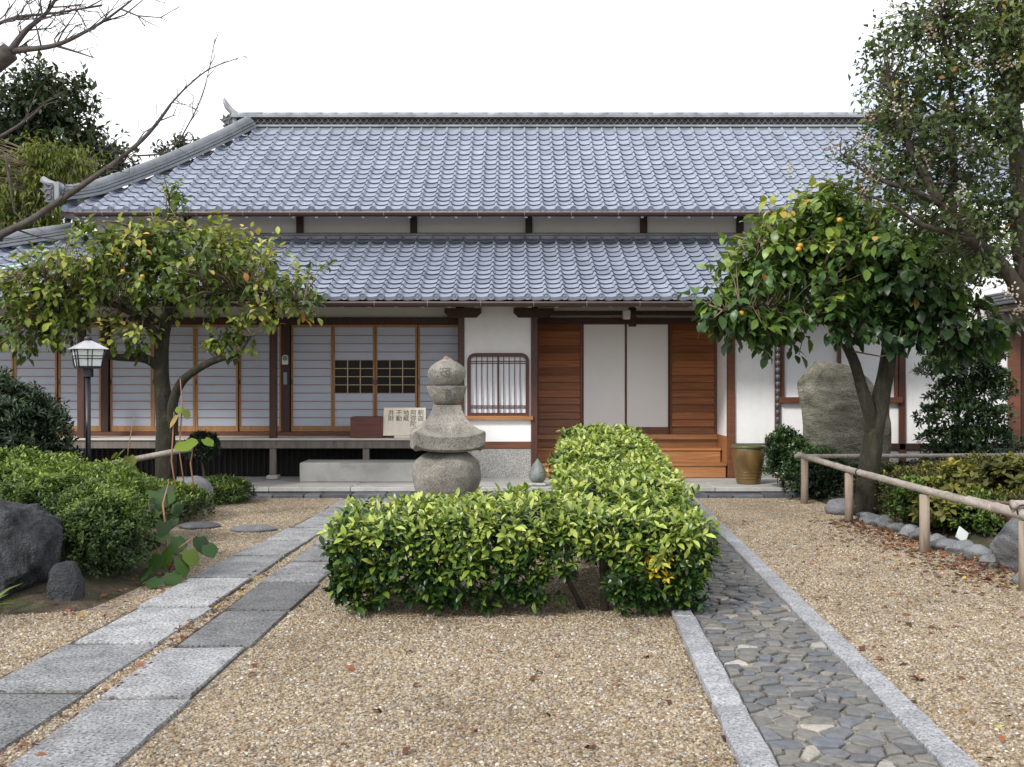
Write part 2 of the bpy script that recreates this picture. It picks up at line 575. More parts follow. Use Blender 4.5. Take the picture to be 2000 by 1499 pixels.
M['bark_bare'] = mat_stone('bare_bark', [(0.25, (0.026, 0.021, 0.021)), (0.7, (0.10, 0.085, 0.075))], 14, 0.9, 0.8, 0.01, 0, 60)
M['twig'] = mat_flat('twig', (0.17, 0.13, 0.085), 0.9)
M['bamboo'] = mat_stone('dry_bamboo', [(0.3, (0.24, 0.205, 0.175)), (0.7, (0.44, 0.39, 0.34))], 5, 0.55, 0.3, 0.004, 0.2, 40, (4, 0.7, 4))
M['fence_post'] = mat_wood('fence_post', (0.22, 0.165, 0.125), (0.42, 0.345, 0.275), 0.8, (7, 7, 0.8), 0.15)
M['pot'] = mat_stone('glazed_pot', [(0.3, (0.075, 0.045, 0.018)), (0.55, (0.17, 0.105, 0.035)), (0.8, (0.27, 0.19, 0.075))], 4, 0.28, 0.2, 0.01, 0, 60, (1, 1, 0.6))
M['pot_rim'] = mat_flat('pot_rim', (0.10, 0.115, 0.055), 0.3)
M['bronze'] = mat_stone('bronze', [(0.3, (0.10, 0.115, 0.11)), (0.7, (0.24, 0.26, 0.245))], 9, 0.6, 0.4, 0.01)
M['box_red'] = mat_wood('box_timber', (0.085, 0.020, 0.014), (0.16, 0.042, 0.028), 0.4, (0.6, 5, 10), 0.1)
M['sign_wood'] = mat_wood('sign_board', (0.80, 0.68, 0.54), (0.90, 0.82, 0.70), 0.6, (7, 7, 0.7), 0.05)
M['ink'] = mat_flat('ink', (0.035, 0.030, 0.026), 0.8)
M['lamp_roof'] = mat_flat('lamp_roof', (0.48, 0.48, 0.50), 0.38, 0.3)
M['lamp_glass'] = mat_flat('lamp_glass', (0.74, 0.79, 0.78), 0.35, 0, 0.05, 4, 0.02)
M['device'] = mat_flat('device', (0.70, 0.70, 0.68), 0.45)
M['device_blue'] = mat_flat('device_dial', (0.22, 0.27, 0.31), 0.3)
M['pipe'] = mat_flat('pipe', (0.42, 0.60, 0.57), 0.45)
M['fruit'] = mat_flat('fruit', (0.50, 0.29, 0.035), 0.4, 0, 0.25, 20)
M['bloom'] = mat_flat('bloom', (0.26, 0.19, 0.13), 0.8, 0, 0.3, 30)
M['bloom_pale'] = mat_flat('pale_bloom', (0.40, 0.36, 0.28), 0.8, 0, 0.3, 30)
def _glass():
    m, nt, b = new_mat('window_glass')
    f = ntex(nt, coords(nt, 'World'), 3, 3)
    r = ramp(nt, [(0.3, (0.012, 0.010, 0.008)), (0.7, (0.022, 0.018, 0.014))])
    nt.links.new(f, r.inputs['Fac'])
    nt.links.new(r.outputs['Color'], b.inputs['Base Color'])
    b.inputs['Roughness'].default_value = 0.08
    b.inputs['Specular IOR Level'].default_value = 0.06
    return m
M['glass'] = _glass()

G = lambda *c: c
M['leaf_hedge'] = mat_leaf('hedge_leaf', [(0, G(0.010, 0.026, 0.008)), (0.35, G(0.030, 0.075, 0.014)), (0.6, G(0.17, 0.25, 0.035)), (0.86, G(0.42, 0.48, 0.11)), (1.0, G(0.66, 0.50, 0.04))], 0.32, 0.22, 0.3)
M['leaf_persimmon'] = mat_leaf('persimmon_leaf', [(0, G(0.020, 0.046, 0.018)), (0.4, G(0.060, 0.125, 0.032)), (0.7, G(0.155, 0.25, 0.042)), (0.93, G(0.30, 0.36, 0.06)), (1.0, G(0.42, 0.20, 0.035))], 0.38, 0.25, 0.3)
M['leaf_yellow'] = mat_leaf('yellowing_leaf', [(0, G(0.026, 0.056, 0.012)), (0.4, G(0.095, 0.150, 0.024)), (0.7, G(0.24, 0.30, 0.044)), (0.95, G(0.50, 0.50, 0.13)), (1.0, G(0.48, 0.24, 0.06))], 0.45, 0.3, 0.35)
M['leaf_myrtle'] = mat_leaf('myrtle_leaf', [(0, G(0.034, 0.058, 0.020)), (0.5, G(0.095, 0.140, 0.036)), (0.85, G(0.22, 0.24, 0.055)), (1.0, G(0.36, 0.17, 0.05))], 0.5, 0.3, 0.35)
M['leaf_ever'] = mat_leaf('evergreen_leaf', [(0, G(0.020, 0.036, 0.015)), (0.6, G(0.060, 0.090, 0.034)), (1.0, G(0.13, 0.16, 0.06))], 0.5, 0.2, 0.3)
M['leaf_bamboo'] = mat_leaf('bamboo_leaf', [(0, G(0.060, 0.090, 0.012)), (0.6, G(0.16, 0.20, 0.022)), (1.0, G(0.28, 0.30, 0.05))], 0.55, 0.35, 0.3)
M['leaf_azalea'] = mat_leaf('azalea_leaf', [(0, G(0.014, 0.030, 0.007)), (0.45, G(0.065, 0.115, 0.016)), (1.0, G(0.22, 0.30, 0.045))], 0.5, 0.25, 0.35)
M['leaf_dark'] = mat_leaf('dark_leaf', [(0, G(0.008, 0.018, 0.007)), (0.6, G(0.022, 0.045, 0.015)), (1.0, G(0.070, 0.105, 0.030))], 0.4, 0.2, 0.35)
M['leaf_camellia'] = mat_leaf('camellia_leaf', [(0, G(0.015, 0.034, 0.013)), (0.6, G(0.055, 0.105, 0.030)), (1.0, G(0.14, 0.22, 0.06))], 0.3, 0.2, 0.35)
M['leaf_ground'] = mat_leaf('ground_cover_leaf', [(0, G(0.022, 0.030, 0.009)), (0.5, G(0.065, 0.072, 0.018)), (0.85, G(0.17, 0.17, 0.032)), (1.0, G(0.34, 0.30, 0.06))], 0.55, 0.3, 0.35)
M['leaf_big'] = mat_leaf('broad_leaf', [(0, G(0.025, 0.065, 0.020)), (0.5, G(0.070, 0.14, 0.020)), (0.8, G(0.22, 0.30, 0.035)), (1.0, G(0.48, 0.34, 0.12))], 0.5, 0.4, 0.25)
M['leaf_fallen'] = mat_leaf('fallen_leaf', [(0, G(0.040, 0.016, 0.010)), (0.5, G(0.13, 0.042, 0.018)), (0.85, G(0.27, 0.095, 0.034)), (1.0, G(0.40, 0.32, 0.06))], 0.7, 0.1, 0.35)

# ------------------------------------------------------------------ leaves
def leaf_template(w=0.4, droop=0.14, fold=0.06, simple=False):
    if simple:
        v = np.array([(0, 0, 0), (0.5, w * 0.5, fold), (1, 0, -droop), (0.5, -w * 0.5, fold), (0.5, 0, 0)], float)
        f = [(0, 4, 1), (4, 2, 1), (0, 3, 4), (4, 3, 2)]
        return v, np.array(f)
    v = np.array([(0, 0, 0), (0.18, w * 0.30, fold * 0.6), (0.45, w * 0.5, fold), (0.75, w * 0.36, fold * 0.4 - droop * 0.35), (1.0, 0, -droop),
                  (0.75, -w * 0.36, fold * 0.4 - droop * 0.35), (0.45, -w * 0.5, fold), (0.18, -w * 0.30, fold * 0.6), (0.45, 0, -0.005), (0.75, 0, -droop * 0.4)], float)
    f = [(0, 8, 1), (1, 8, 2), (2, 8, 9), (2, 9, 3), (3, 9, 4), (0, 7, 8), (7, 6, 8), (6, 9, 8), (6, 5, 9), (5, 4, 9)]
    return v, np.array(f)


def unit(a):
    return a / np.maximum(np.linalg.norm(a, axis=-1, keepdims=True), 1e-9)


def leaf_frames(dirs, ups):
    x = unit(dirs)
    y = unit(np.cross(ups, x))
    z = np.cross(x, y)
    return np.stack([x, y, z], axis=1)          # rows are axes


def np_mesh(name, verts, tris, mat, leaf_tone=None, smooth=True):
    me = bpy.data.meshes.new(name)
    nv, nf = len(verts), len(tris)
    me.vertices.add(nv)
    me.vertices.foreach_set('co', np.ascontiguousarray(verts, dtype=np.float32).ravel())
    me.loops.add(nf * 3)
    me.loops.foreach_set('vertex_index', np.ascontiguousarray(tris, dtype=np.int32).ravel())
    me.polygons.add(nf)
    me.polygons.foreach_set('loop_start', np.arange(0, nf * 3, 3, dtype=np.int32))
    me.polygons.foreach_set('loop_total', np.full(nf, 3, dtype=np.int32))
    me.polygons.foreach_set('use_smooth', np.full(nf, smooth, dtype=bool))
    me.update(calc_edges=True)
    if leaf_tone is not None:
        a = me.attributes.new('leaf_tone', 'FLOAT', 'POINT')
        a.data.foreach_set('value', np.ascontiguousarray(leaf_tone, dtype=np.float32))
    me.materials.append(mat)
    me.validate()
    return me


def leaves(parent, pos, dirs, ups, size, leaf_tone, tmpl, mat, singles=0, name='foliage', score=None):
    """one joined mesh of leaves, with the most exposed few as leaf objects of their own"""
    tv, tf = tmpl
    base = np.array(world_loc(parent)) if parent else np.zeros(3)
    fr = leaf_frames(dirs, ups)
    n = len(pos)
    mask = np.ones(n, bool)
    if singles:
        s = score if score is not None else -pos[:, 1]
        cand = np.argsort(-s)[: singles * 3]
        pick = rng.choice(cand, singles, replace=False)
        mask[pick] = False
        levels = np.linspace(0.05, 0.98, 7)
        variants = [np_mesh('leaf', tv, tf, mat, np.full(len(tv), a)) for a in levels]
        for i in pick:
            k = int(np.argmin(abs(levels - leaf_tone[i])))
            o = bpy.data.objects.new('leaf', variants[k])
            C.objects.link(o)
            o.parent = parent
            mm = Matrix.Identity(4)
            for r_ in range(3):
                for c_ in range(3):
                    mm[r_][c_] = fr[i, c_, r_] * size[i]
                mm[r_][3] = pos[i, r_] - base[r_]
            o.matrix_local = mm
    p, f_, s_, a_ = pos[mask], fr[mask], size[mask], leaf_tone[mask]
    V = np.einsum('vk,nkj->nvj', tv, f_) * s_[:, None, None] + (p - base)[:, None, :]
    T = tf[None] + (np.arange(len(p)) * len(tv))[:, None, None]
    me = np_mesh(name, V.reshape(-1, 3), T.reshape(-1, 3), mat, np.repeat(a_, len(tv)))
    o = bpy.data.objects.new(name, me)
    C.objects.link(o)
    if parent: o.parent = parent
    o['kind'] = 'stuff'
    return o


def shoots(base, axis, per, length, spread=0.9, flat=0.5):
    """whorls of leaves round short shoots: returns pos, dirs, ups, rank (0 inner .. 1 tip)"""
    n = len(base)
    axis = unit(axis)
    k = np.tile(np.linspace(0, 1, per), n)
    b = np.repeat(base, per, 0)
    a = np.repeat(axis, per, 0)
    th = np.tile(np.arange(per) * 2.4, n) + np.repeat(rng.uniform(0, 6.28, n), per)
    ref = unit(np.cross(a, np.tile([0.31, 0.17, 0.93], (n * per, 1))) + 1e-6)
    ref2 = np.cross(a, ref)
    rad = ref * np.cos(th)[:, None] + ref2 * np.sin(th)[:, None]
    pos = b + a * (k * length)[:, None] + rad * 0.004
    dirs = a * (0.35 + 0.6 * k)[:, None] + rad * spread + rng.normal(0, 0.15, (n * per, 3))
    ups = a * (1 - flat) + np.array([0, 0, 1.0]) * flat + rng.normal(0, 0.15, (n * per, 3)) + rad * 1e-3
    return pos, dirs, ups, k


def vnoise(p, sc):
    return np.array([noise.noise(Vector((q[0] * sc, q[1] * sc, q[2] * sc))) for q in p])


def sphere_dirs(n):
    return unit(rng.normal(0, 1, (n, 3)))


LEAF = leaf_template(0.42, 0.16, 0.06)
LEAF_B = leaf_template(0.60, 0.22, 0.05)
LEAF_S = leaf_template(0.50, 0.12, 0.06, True)
LEAF_N = leaf_template(0.26, 0.22, 0.05, True)


def rock(name, label, cat, mat, size, base, seed=1, cuts=12, tight=0.78, rough=0.10, parent=None, sub=4, group=None, rot=0.0, shape=None):
    bm = bmesh.new()
    bmesh.ops.create_icosphere(bm, subdivisions=sub, radius=1)
    rr = random.Random(seed)
    planes = []
    for _ in range(cuts):
        d = Vector((rr.gauss(0, 1), rr.gauss(0, 1), rr.gauss(0, 0.9))).normalized()
        planes.append((d, rr.uniform(tight, 0.98)))
    off = Vector((seed * 3.7, seed * 1.3, seed * 2.1))
    cr, sr = math.cos(rot), math.sin(rot)
    for v in bm.verts:
        p = v.co.copy()
        for d, c in planes:
            k = p.dot(d)
            if k > c: p -= d * (k - c) * 0.92
        n = noise.fractal(p * 1.6 + off, 1.0, 2.0, 5)
        n2 = noise.fractal(p * 6 + off, 0.9, 2.0, 4)
        n3 = noise.ridged_multi_fractal(p * 2.3 + off, 0.9, 2.1, 5, 1.0, 2.0) - 1.2
        p *= 1 + rough * n + rough * 0.30 * n2 - rough * 0.22 * n3
        if shape: p = shape(p)
        x, y, z = p.x * size[0] / 2, p.y * size[1] / 2, (p.z + 0.82) * size[2] / 1.8
        v.co = Vector((x * cr - y * sr, x * sr + y * cr, z))
    me = bpy.data.meshes.new(name)
    bm.to_mesh(me)
    bm.free()
    for p_ in me.polygons: p_.use_smooth = True
    me.materials.append(mat)
    o = bpy.data.objects.new(name, me)
    C.objects.link(o)
    o.location = base
    if parent: o.parent = parent
    if label: tag(o, label, cat, group)
    return o


def text_mesh(body, size, mat, name='lettering', extrude=0.0, space=1.0):
    cu = bpy.data.curves.new(name, 'FONT')
    cu.body = body
    cu.size = size
    cu.extrude = extrude
    cu.space_line = space
    cu.align_x = 'CENTER'
    cu.align_y = 'TOP'
    cu.resolution_u = 3
    o = bpy.data.objects.new(name, cu)
    C.objects.link(o)
    dg = bpy.context.evaluated_depsgraph_get()
    me = bpy.data.meshes.new_from_object(o.evaluated_get(dg))
    bpy.data.objects.remove(o)
    me.materials.clear()
    me.materials.append(mat)
    return me


# ================================================================== GROUND
def heightfree_sheet(name, poly, z, mat, kind='structure'):
    mb = MB()
    mb.add([(x, y, z) for x, y in poly], [tuple(range(len(poly)))])
    return tag(mb.build(name, mat), kind=kind)


heightfree_sheet('ground', [(-400, -60), (400, -60), (400, 1500), (-400, 1500)], 0.0, M['gravel'])

# loose gravel lying on the ground near the viewer: instanced pebbles
def gravel_scatter():
    mb = MB()
    rects = []
    y = 3.4
    while y < 14.4:
        e = min(14.42, y + 0.5)
        m_ = (y + e) / 2
        rects.append((rx1_(m_) + 0.03, 0.925 + 0.0504 * (m_ - 4.45), y, e))
        rects.append((1.895 + 0.0533 * (m_ - 4.45), 2.2 + 0.3 * m_ if m_ < 7 else 4.25 if m_ < 9 else 3.98, y, e))
        rects.append((lx1_(m_) + 0.01, rx0_(m_) - 0.01, y, e))
        xl = -1.05 - 0.37 * m_ if m_ < 7.2 else (-2.75 if m_ < 8.6 else -2.64 if m_ < 9.6 else -2.6 - 0.34 * (m_ - 9.5) if m_ < 13.4 else -3.95)
        rects.append((xl, lx0_(m_) - 0.01, y, e))
        y = e
    for x0, x1, y0, y1 in rects:
        mb.add([(x0, y0, 0.003), (x1, y0, 0.003), (x1, y1, 0.003), (x0, y1, 0.003)], [(0, 1, 2, 3)])
    o = mb.build('gravel', M['gravel'])
    o['kind'] = 'stuff'
    ng = bpy.data.node_groups.new('pebbles', 'GeometryNodeTree')
    ng.interface.new_socket('Geometry', in_out='INPUT', socket_type='NodeSocketGeometry')
    ng.interface.new_socket('Geometry', in_out='OUTPUT', socket_type='NodeSocketGeometry')
    N, L = ng.nodes, ng.links
    gi, go = N.new('NodeGroupInput'), N.new('NodeGroupOutput')
    dp = N.new('GeometryNodeDistributePointsOnFaces')
    dp.inputs['Density'].default_value = 3700
    dp.inputs['Seed'].default_value = 3
    ico = N.new('GeometryNodeMeshIcoSphere')
    ico.inputs['Radius'].default_value = 0.0094
    ico.inputs['Subdivisions'].default_value = 1
    sm = N.new('GeometryNodeSetMaterial')
    sm.inputs['Material'].default_value = M['pebble']
    ss = N.new('GeometryNodeSetShadeSmooth')
    ip = N.new('GeometryNodeInstanceOnPoints')
    rs = N.new('FunctionNodeRandomValue')
    rs.data_type = 'FLOAT_VECTOR'
    rs.inputs['Min'].default_value = (0.55, 0.6, 0.4)
    rs.inputs['Max'].default_value = (1.5, 1.35, 0.95)
    rr = N.new('FunctionNodeRandomValue')
    rr.data_type = 'FLOAT_VECTOR'
    rr.inputs['Min'].default_value = (-0.5, -0.5, 0)
    rr.inputs['Max'].default_value = (0.5, 0.5, 6.28)
    jn = N.new('GeometryNodeJoinGeometry')
    L.new(gi.outputs[0], dp.inputs['Mesh'])
    L.new(ico.outputs['Mesh'], ss.inputs['Geometry'])
    L.new(ss.outputs['Geometry'], sm.inputs['Geometry'])
    L.new(dp.outputs['Points'], ip.inputs['Points'])
    L.new(sm.outputs['Geometry'], ip.inputs['Instance'])
    L.new(rs.outputs['Value'], ip.inputs['Scale'])
    L.new(rr.outputs['Value'], ip.inputs['Rotation'])
    L.new(gi.outputs[0], jn.inputs['Geometry'])
    L.new(ip.outputs['Instances'], jn.inputs['Geometry'])
    L.new(jn.outputs['Geometry'], go.inputs[0])
    md = o.modifiers.new('pebbles', 'NODES')
    md.node_group = ng
    return o


lx0_ = lambda d: -2.667 + (d - 6.52) * 0.0593
lx1_ = lambda d: -2.165 + (d - 5.39) * 0.034
rx0_ = lambda d: -2.035 + (d - 5.45) * 0.028
rx1_ = lambda d: -1.60 + (d - 5.21) * 0.031
gravel_scatter()


def mound(name, poly, mat, h, margin, res=0.16, z0=-0.035):
    """planted bed: a sheet that swells from its edge"""
    xs = [p[0] for p in poly]; ys = [p[1] for p in poly]
    def inside(x, y):
        c = False
        for i in range(len(poly)):
            x1, y1 = poly[i]; x2, y2 = poly[i - 1]
            if (y1 > y) != (y2 > y) and x < (x2 - x1) * (y - y1) / (y2 - y1) + x1: c = not c
        return c
    def edge(x, y):
        b = 1e9
        for i in range(len(poly)):
            a, c = Vector(poly[i]), Vector(poly[i - 1])
            t = max(0, min(1, (Vector((x, y)) - a).dot(c - a) / (c - a).length_squared))
            b = min(b, (Vector((x, y)) - a - (c - a) * t).length)
        return b
    nx = int((max(xs) - min(xs)) / res) + 2
    ny = int((max(ys) - min(ys)) / res) + 2
    idx, vs, fs = {}, [], []
    for j in range(ny):
        for i in range(nx):
            x, y = min(xs) + i * res, min(ys) + j * res
            if inside(x, y):
                e = min(1, edge(x, y) / margin)
                z = z0 + h * (e * e * (3 - 2 * e)) + 0.03 * e * noise.noise(Vector((x * 1.7, y * 1.7, 3)))
                idx[i, j] = len(vs)
                vs.append((x, y, z))
    for j in range(ny - 1):
        for i in range(nx - 1):
            q = [(i, j), (i + 1, j), (i + 1, j + 1), (i, j + 1)]
            if all(k in idx for k in q): fs.append(tuple(idx[k] for k in q))
    mb = MB()
    mb.add(vs, fs, True)
    return tag(mb.build(name, mat), kind='structure')


mound('garden_bed', [(-9, 7.2), (-3.35, 7.05), (-2.72, 7.2), (-2.62, 8.2), (-2.56, 9.5), (-3.2, 10.6), (-3.6, 11.6), (-4.1, 13.2), (-3.85, 14.45), (-9, 14.45)], M['soil'], 0.16, 0.8)
mound('garden_bed', [(3.75, 13.6), (4.0, 11.6), (4.12, 9.9), (4.25, 9.0), (5.2, 7.6), (11, 7.6), (11, 15.9), (3.75, 15.9)], M['soil'], 0.14, 0.7)

# ---- slab path: two columns of granite slabs
slab_path = MB()
slab_path.add([(-2.86, 3.2, 0.002), (-1.665, 3.2, 0.002), (-1.32, 14.4, 0.002), (-2.2, 14.4, 0.002)], [(0, 1, 2, 3)])
slab_path = tag(slab_path.build('slab_path', M['soil']), kind='structure')
lx0 = lambda d: -2.667 + (d - 6.52) * 0.0593
lx1 = lambda d: -2.165 + (d - 5.39) * 0.034
rx0 = lambda d: -2.035 + (d - 5.45) * 0.028
rx1 = lambda d: -1.60 + (d - 5.21) * 0.031
random.seed(11)
for (xa, xb, tones, ds) in ((lx0, lx1, 'mdmllmlllml', [3.3, 4.38, 5.45, 6.47, 7.5, 8.59, 9.67, 10.58, 11.5, 12.45, 13.4, 14.35]),
                     (rx0, rx1, 'mmlddmmlmll', [3.35, 4.3, 5.36, 6.4, 7.39, 8.4, 9.4, 10.35, 11.3, 12.3, 13.3, 14.35])):
    for a, b, tone in zip(ds[:-1], ds[1:], tones):
        g = 0.026 + random.uniform(0, 0.008)
        sh = random.uniform(-0.022, 0.022)
        j = lambda: random.uniform(-0.016, 0.016)
        cx, cy = (xa((a + b) / 2) + xb((a + b) / 2)) / 2, (a + b) / 2
        mb = MB()
        bm = bmesh.new()
        z1 = 0.016 + random.uniform(-0.003, 0.004)
        vs = [bm.verts.new(p) for p in ((xa(a) + sh + j(), a + g + j(), -0.05), (xb(a) + sh + j(), a + g + j(), -0.05), (xb(b) + sh + j(), b - g + j(), -0.05), (xa(b) + sh + j(), b - g + j(), -0.05))]
        vt = [bm.verts.new((v.co.x, v.co.y, z1 + random.uniform(-0.002, 0.002))) for v in vs]
        bm.faces.new(vt)
        for k in range(4): bm.faces.new((vs[k], vs[(k + 1) % 4], vt[(k + 1) % 4], vt[k]))
        bmesh.ops.bevel(bm, geom=[e for e in bm.edges if all(v.co.z > 0 for v in e.verts)], offset=0.005, segments=2, affect='EDGES')
        bm.verts.index_update()
        mb.add([v.co for v in bm.verts], [[v.index for v in f.verts] for f in bm.faces])
        bm.free()
        mb.build('paving_slab', M[{'l': 'slab_light', 'm': 'slab_mid', 'd': 'slab_dark'}[tone]], slab_path, loc=(cx, cy, 0))

# ---- cobbled path between granite kerbs
kL0 = lambda d: 0.93 + 0.0504 * (d - 4.45)
kL1 = lambda d: 1.0756 + 0.047 * (d - 4.45)
kR0 = lambda d: 1.748 + 0.0529 * (d - 4.45)
kR1 = lambda d: 1.885 + 0.0533 * (d - 4.45)
D0, D1 = 3.2, 14.42
cp = MB()
cp.add([(kL0(D0), D0, 0.020), (kR1(D0), D0, 0.020), (kR1(D1), D1, 0.020), (kL0(D1), D1, 0.020)], [(0, 1, 2, 3)])
cobbled_path = tag(cp.build('cobbled_path', M['mortar']), kind='structure')
random.seed(5)
for xa, xb in ((kL0, kL1), (kR0, kR1)):
    d = D0
    while d < D1 - 0.1:
        e = min(D1, d + random.uniform(0.75, 1.35))
        mb = MB()
        n = 5
        left = [(xa(d + (e - d) * k / n) + random.uniform(-0.006, 0.006), d + 0.003 + (e - d - 0.006) * k / n) for k in range(n + 1)]
        right = [(xb(d + (e - d) * k / n) + random.uniform(-0.006, 0.006), d + 0.003 + (e - d - 0.006) * k / n) for k in range(n + 1)]
        bm = bmesh.new()
        lo = [bm.verts.new((x, y, -0.05)) for x, y in right + left[::-1]]
        hi = [bm.verts.new((x, y, 0.05 + random.uniform(-0.002, 0.002))) for x, y in right + left[::-1]]
        m_ = len(lo)
        bm.faces.new(hi)
        for k in range(m_): bm.faces.new((lo[k], lo[(k + 1) % m_], hi[(k + 1) % m_], hi[k]))
        bmesh.ops.recalc_face_normals(bm, faces=bm.faces[:])
        bmesh.ops.bevel(bm, geom=[q for q in bm.edges if all(v.co.z > 0 for v in q.verts)], offset=0.008, segments=1, affect='EDGES')
        bm.verts.index_update()
        mb.add([v.co for v in bm.verts], [[v.index for v in f.verts] for f in bm.faces])
        bm.free()
        mb.build('kerb_stone', M['kerb'], cobbled_path, loc=(xa((d + e) / 2) + 0.07, (d + e) / 2, 0))
        d = e


def clip_poly(poly, m, n):
    out = []
    for i in range(len(poly)):
        a, b = poly[i - 1], poly[i]
        da, db = (a - m).dot(n), (b - m).dot(n)
        if da <= 0: out.append(a)
        if (da < 0) != (db < 0) and abs(da - db) > 1e-12: out.append(a + (b - a) * (da / (da - db)))
    res = []
    for p in out:
        if not res or (p - res[-1]).length > 1e-4: res.append(p)
    if len(res) > 1 and (res[0] - res[-1]).length < 1e-4: res.pop()
    return res


def cobbles():
    rr = random.Random(21)
    pts = []
    W = 0.665
    d = D0
    row = 0
    while d < D1:
        step = rr.uniform(0.075, 0.115)
        n = rr.choice([4, 5, 5, 6, 7, 8])
        for k in range(n):
            s = (k + 0.5 + (0.25 if row % 2 else -0.2)) / n * W
            pts.append(Vector((s + rr.uniform(-0.045, 0.045), d + rr.uniform(-0.04, 0.04))))
        d += step
        row += 1
    stones = []
    for i, p in enumerate(pts):
        poly = [Vector((0.008, p.y - 0.3)), Vector((W - 0.008, p.y - 0.3)), Vector((W - 0.008, p.y + 0.3)), Vector((0.008, p.y + 0.3))]
        for j in range(max(0, i - 30), min(len(pts), i + 30)):
            if j == i: continue
            q = pts[j]
            if (q - p).length < 0.4 and (q - p).length > 1e-6:
                poly = clip_poly(poly, (p + q) / 2, (q - p).normalized())
                if len(poly) < 3: break
        if len(poly) < 3: continue
        c = sum(poly, Vector((0, 0))) / len(poly)
        r = sum((v - c).length for v in poly) / len(poly)
        if r < 0.018: continue
        stones.append((c, poly, r))
    stones.sort(key=lambda s: s[0].y)
    rest = MB()
    for i, (c, poly, r) in enumerate(stones):
        X = lambda v: (kL1(v.y) + v.x * (kR0(v.y) - kL1(v.y)) / W, v.y)
        gap = 0.0025 + 0.004 * rr.random()
        g = max(0.5, 1 - gap / r)
        h = 0.034 + rr.uniform(-0.006, 0.012)
        tx, ty = rr.uniform(-0.06, 0.06), rr.uniform(-0.06, 0.06)
        ring0 = [c + (v - c) * g for v in poly]
        jit = [rr.uniform(.84, 1.0) for _ in poly]
        ring0 = [c + (v - c) * q for v, q in zip(ring0, jit)]
        ring1 = [c + (v - c) * g * 0.97 * q for v, q in zip(poly, jit)]
        ring2 = [c + (v - c) * g * 0.86 * q for v, q in zip(poly, jit)]
        n = len(poly)
        vs = []
        for ring, z in ((ring0, 0.0), (ring1, h - 0.006), (ring2, h)):
            for v in ring:
                x, y = X(v)
                vs.append((x, y, z + (v.x - c.x) * tx + (v.y - c.y) * ty))
        x, y = X(c)
        vs.append((x, y, h + 0.002))
        fs = []
        for k in range(n):
            k2 = (k + 1) % n
            fs += [(k, k2, n + k2, n + k), (n + k, n + k2, 2 * n + k2, 2 * n + k), (2 * n + k, 2 * n + k2, 3 * n)]
        if i < 300 + 60 and c.y > 4.0 and sum(1 for ch in cobbled_path.children if ch.name.startswith('cobble_stone')) < 300:
            mb = MB()
            mb.add(vs, fs, False)
            mb.build('cobble_stone', M['cobble'], cobbled_path, loc=(x, y, 0))
        else:
            rest.add(vs, fs, False)
    o = rest.build('cobbles', M['cobble'], cobbled_path)
    o['kind'] = 'stuff'


cobbles()

# ---- stone platform round the hall and its slate edging
platform = MB()
platform.box(-12, 4.05, 14.78, 24, -0.05, 0.108)
platform = tag(platform.build('platform', M['granite_lt']), kind='structure')
random.seed(3)
x = -7.6
while x < 4.0:
    e = min(4.05, x + random.uniform(1.1, 1.9))
    MB().bbox(x + 0.004, e - 0.004, 14.72, 15.5, 0.06, 0.118 + random.uniform(-0.002, 0.002), 0.006).build('paving_slab', M['granite_lt'], platform, loc=(x, 14.72, 0))
    x = e
x = -4.0
while x < 4.3:
    e = x + random.uniform(0.22, 0.48)
    MB().bbox(x + 0.006, e - 0.006, 14.43 + random.uniform(0, 0.02), 14.71, -0.03, 0.05 + random.uniform(-0.012, 0.012), 0.012).build('edging_stone', M['slate'], platform, loc=(x, 14.5, 0))
    x = e

# ================================================================== THE HALL
hall = thing('temple_hall', 'long white walled timber hall with two tiers of grey tiled roof', 'hall', (0, 16.2, 0.1))
YW, YS, YD = 16.2, 16.6, 17.05          # outer wall, paper screens, entrance doors
FX = lambda px, d: (px - 1000.0) / F * d
FZ = lambda py, d: EYE + (HZ - py) / F * d
PRO = [(0.0, 0.010), (0.05, 0.042), (0.12, 0.060), (0.19, 0.044), (0.25, 0.012), (0.38, -0.002), (0.55, -0.008), (0.74, -0.004), (0.89, 0.003), (1.0, 0.012)]


def tile_arrays(pitch, length, lip=0.03, lean=0.045):
    vs, fs = [], []
    n = len(PRO)
    for y, dz in ((0, 0.024), (length, 0.0)):
        vs += [(u * pitch, y, z + dz) for u, z in PRO]
    for k in range(n - 1): fs.append((k, k + 1, n + k + 1, n + k))
    b = len(vs)
    vs += [(u * pitch, 0.0, z + 0.024) for u, z in PRO] + [(u * pitch, lean, z + 0.024 - lip) for u, z in PRO]
    for k in range(n - 1): fs.append((b + n + k, b + n + k + 1, b + k + 1, b + k))
    return vs, fs


def eave_tile_mb(pitch, length):
    mb = MB()
    vs, fs = tile_arrays(pitch, length, 0.055, 0.004)
    mb.add(vs, fs, True)
    c = (0.13 * pitch, -0.006, 0.024)
    n = 14
    rings = [(0.050, 0.05), (0.050, -0.004), (0.040, -0.004), (0.037, 0.004), (0.020, 0.004), (0.016, -0.002)]
    rv = []
    for r_, y in rings:
        for k in range(n):
            th = 2 * math.pi * k / n
            rv.append((c[0] + r_ * math.cos(th), c[1] + y, c[2] + r_ * math.sin(th)))
    rf = []
    for i in range(len(rings) - 1):
        for k in range(n):
            k2 = (k + 1) % n
            rf.append((i * n + k, i * n + k2, (i + 1) * n + k2, (i + 1) * n + k))
    rf.append(tuple((len(rings) - 1) * n + k for k in range(n)))
    mb.add(rv, rf, False)
    return mb


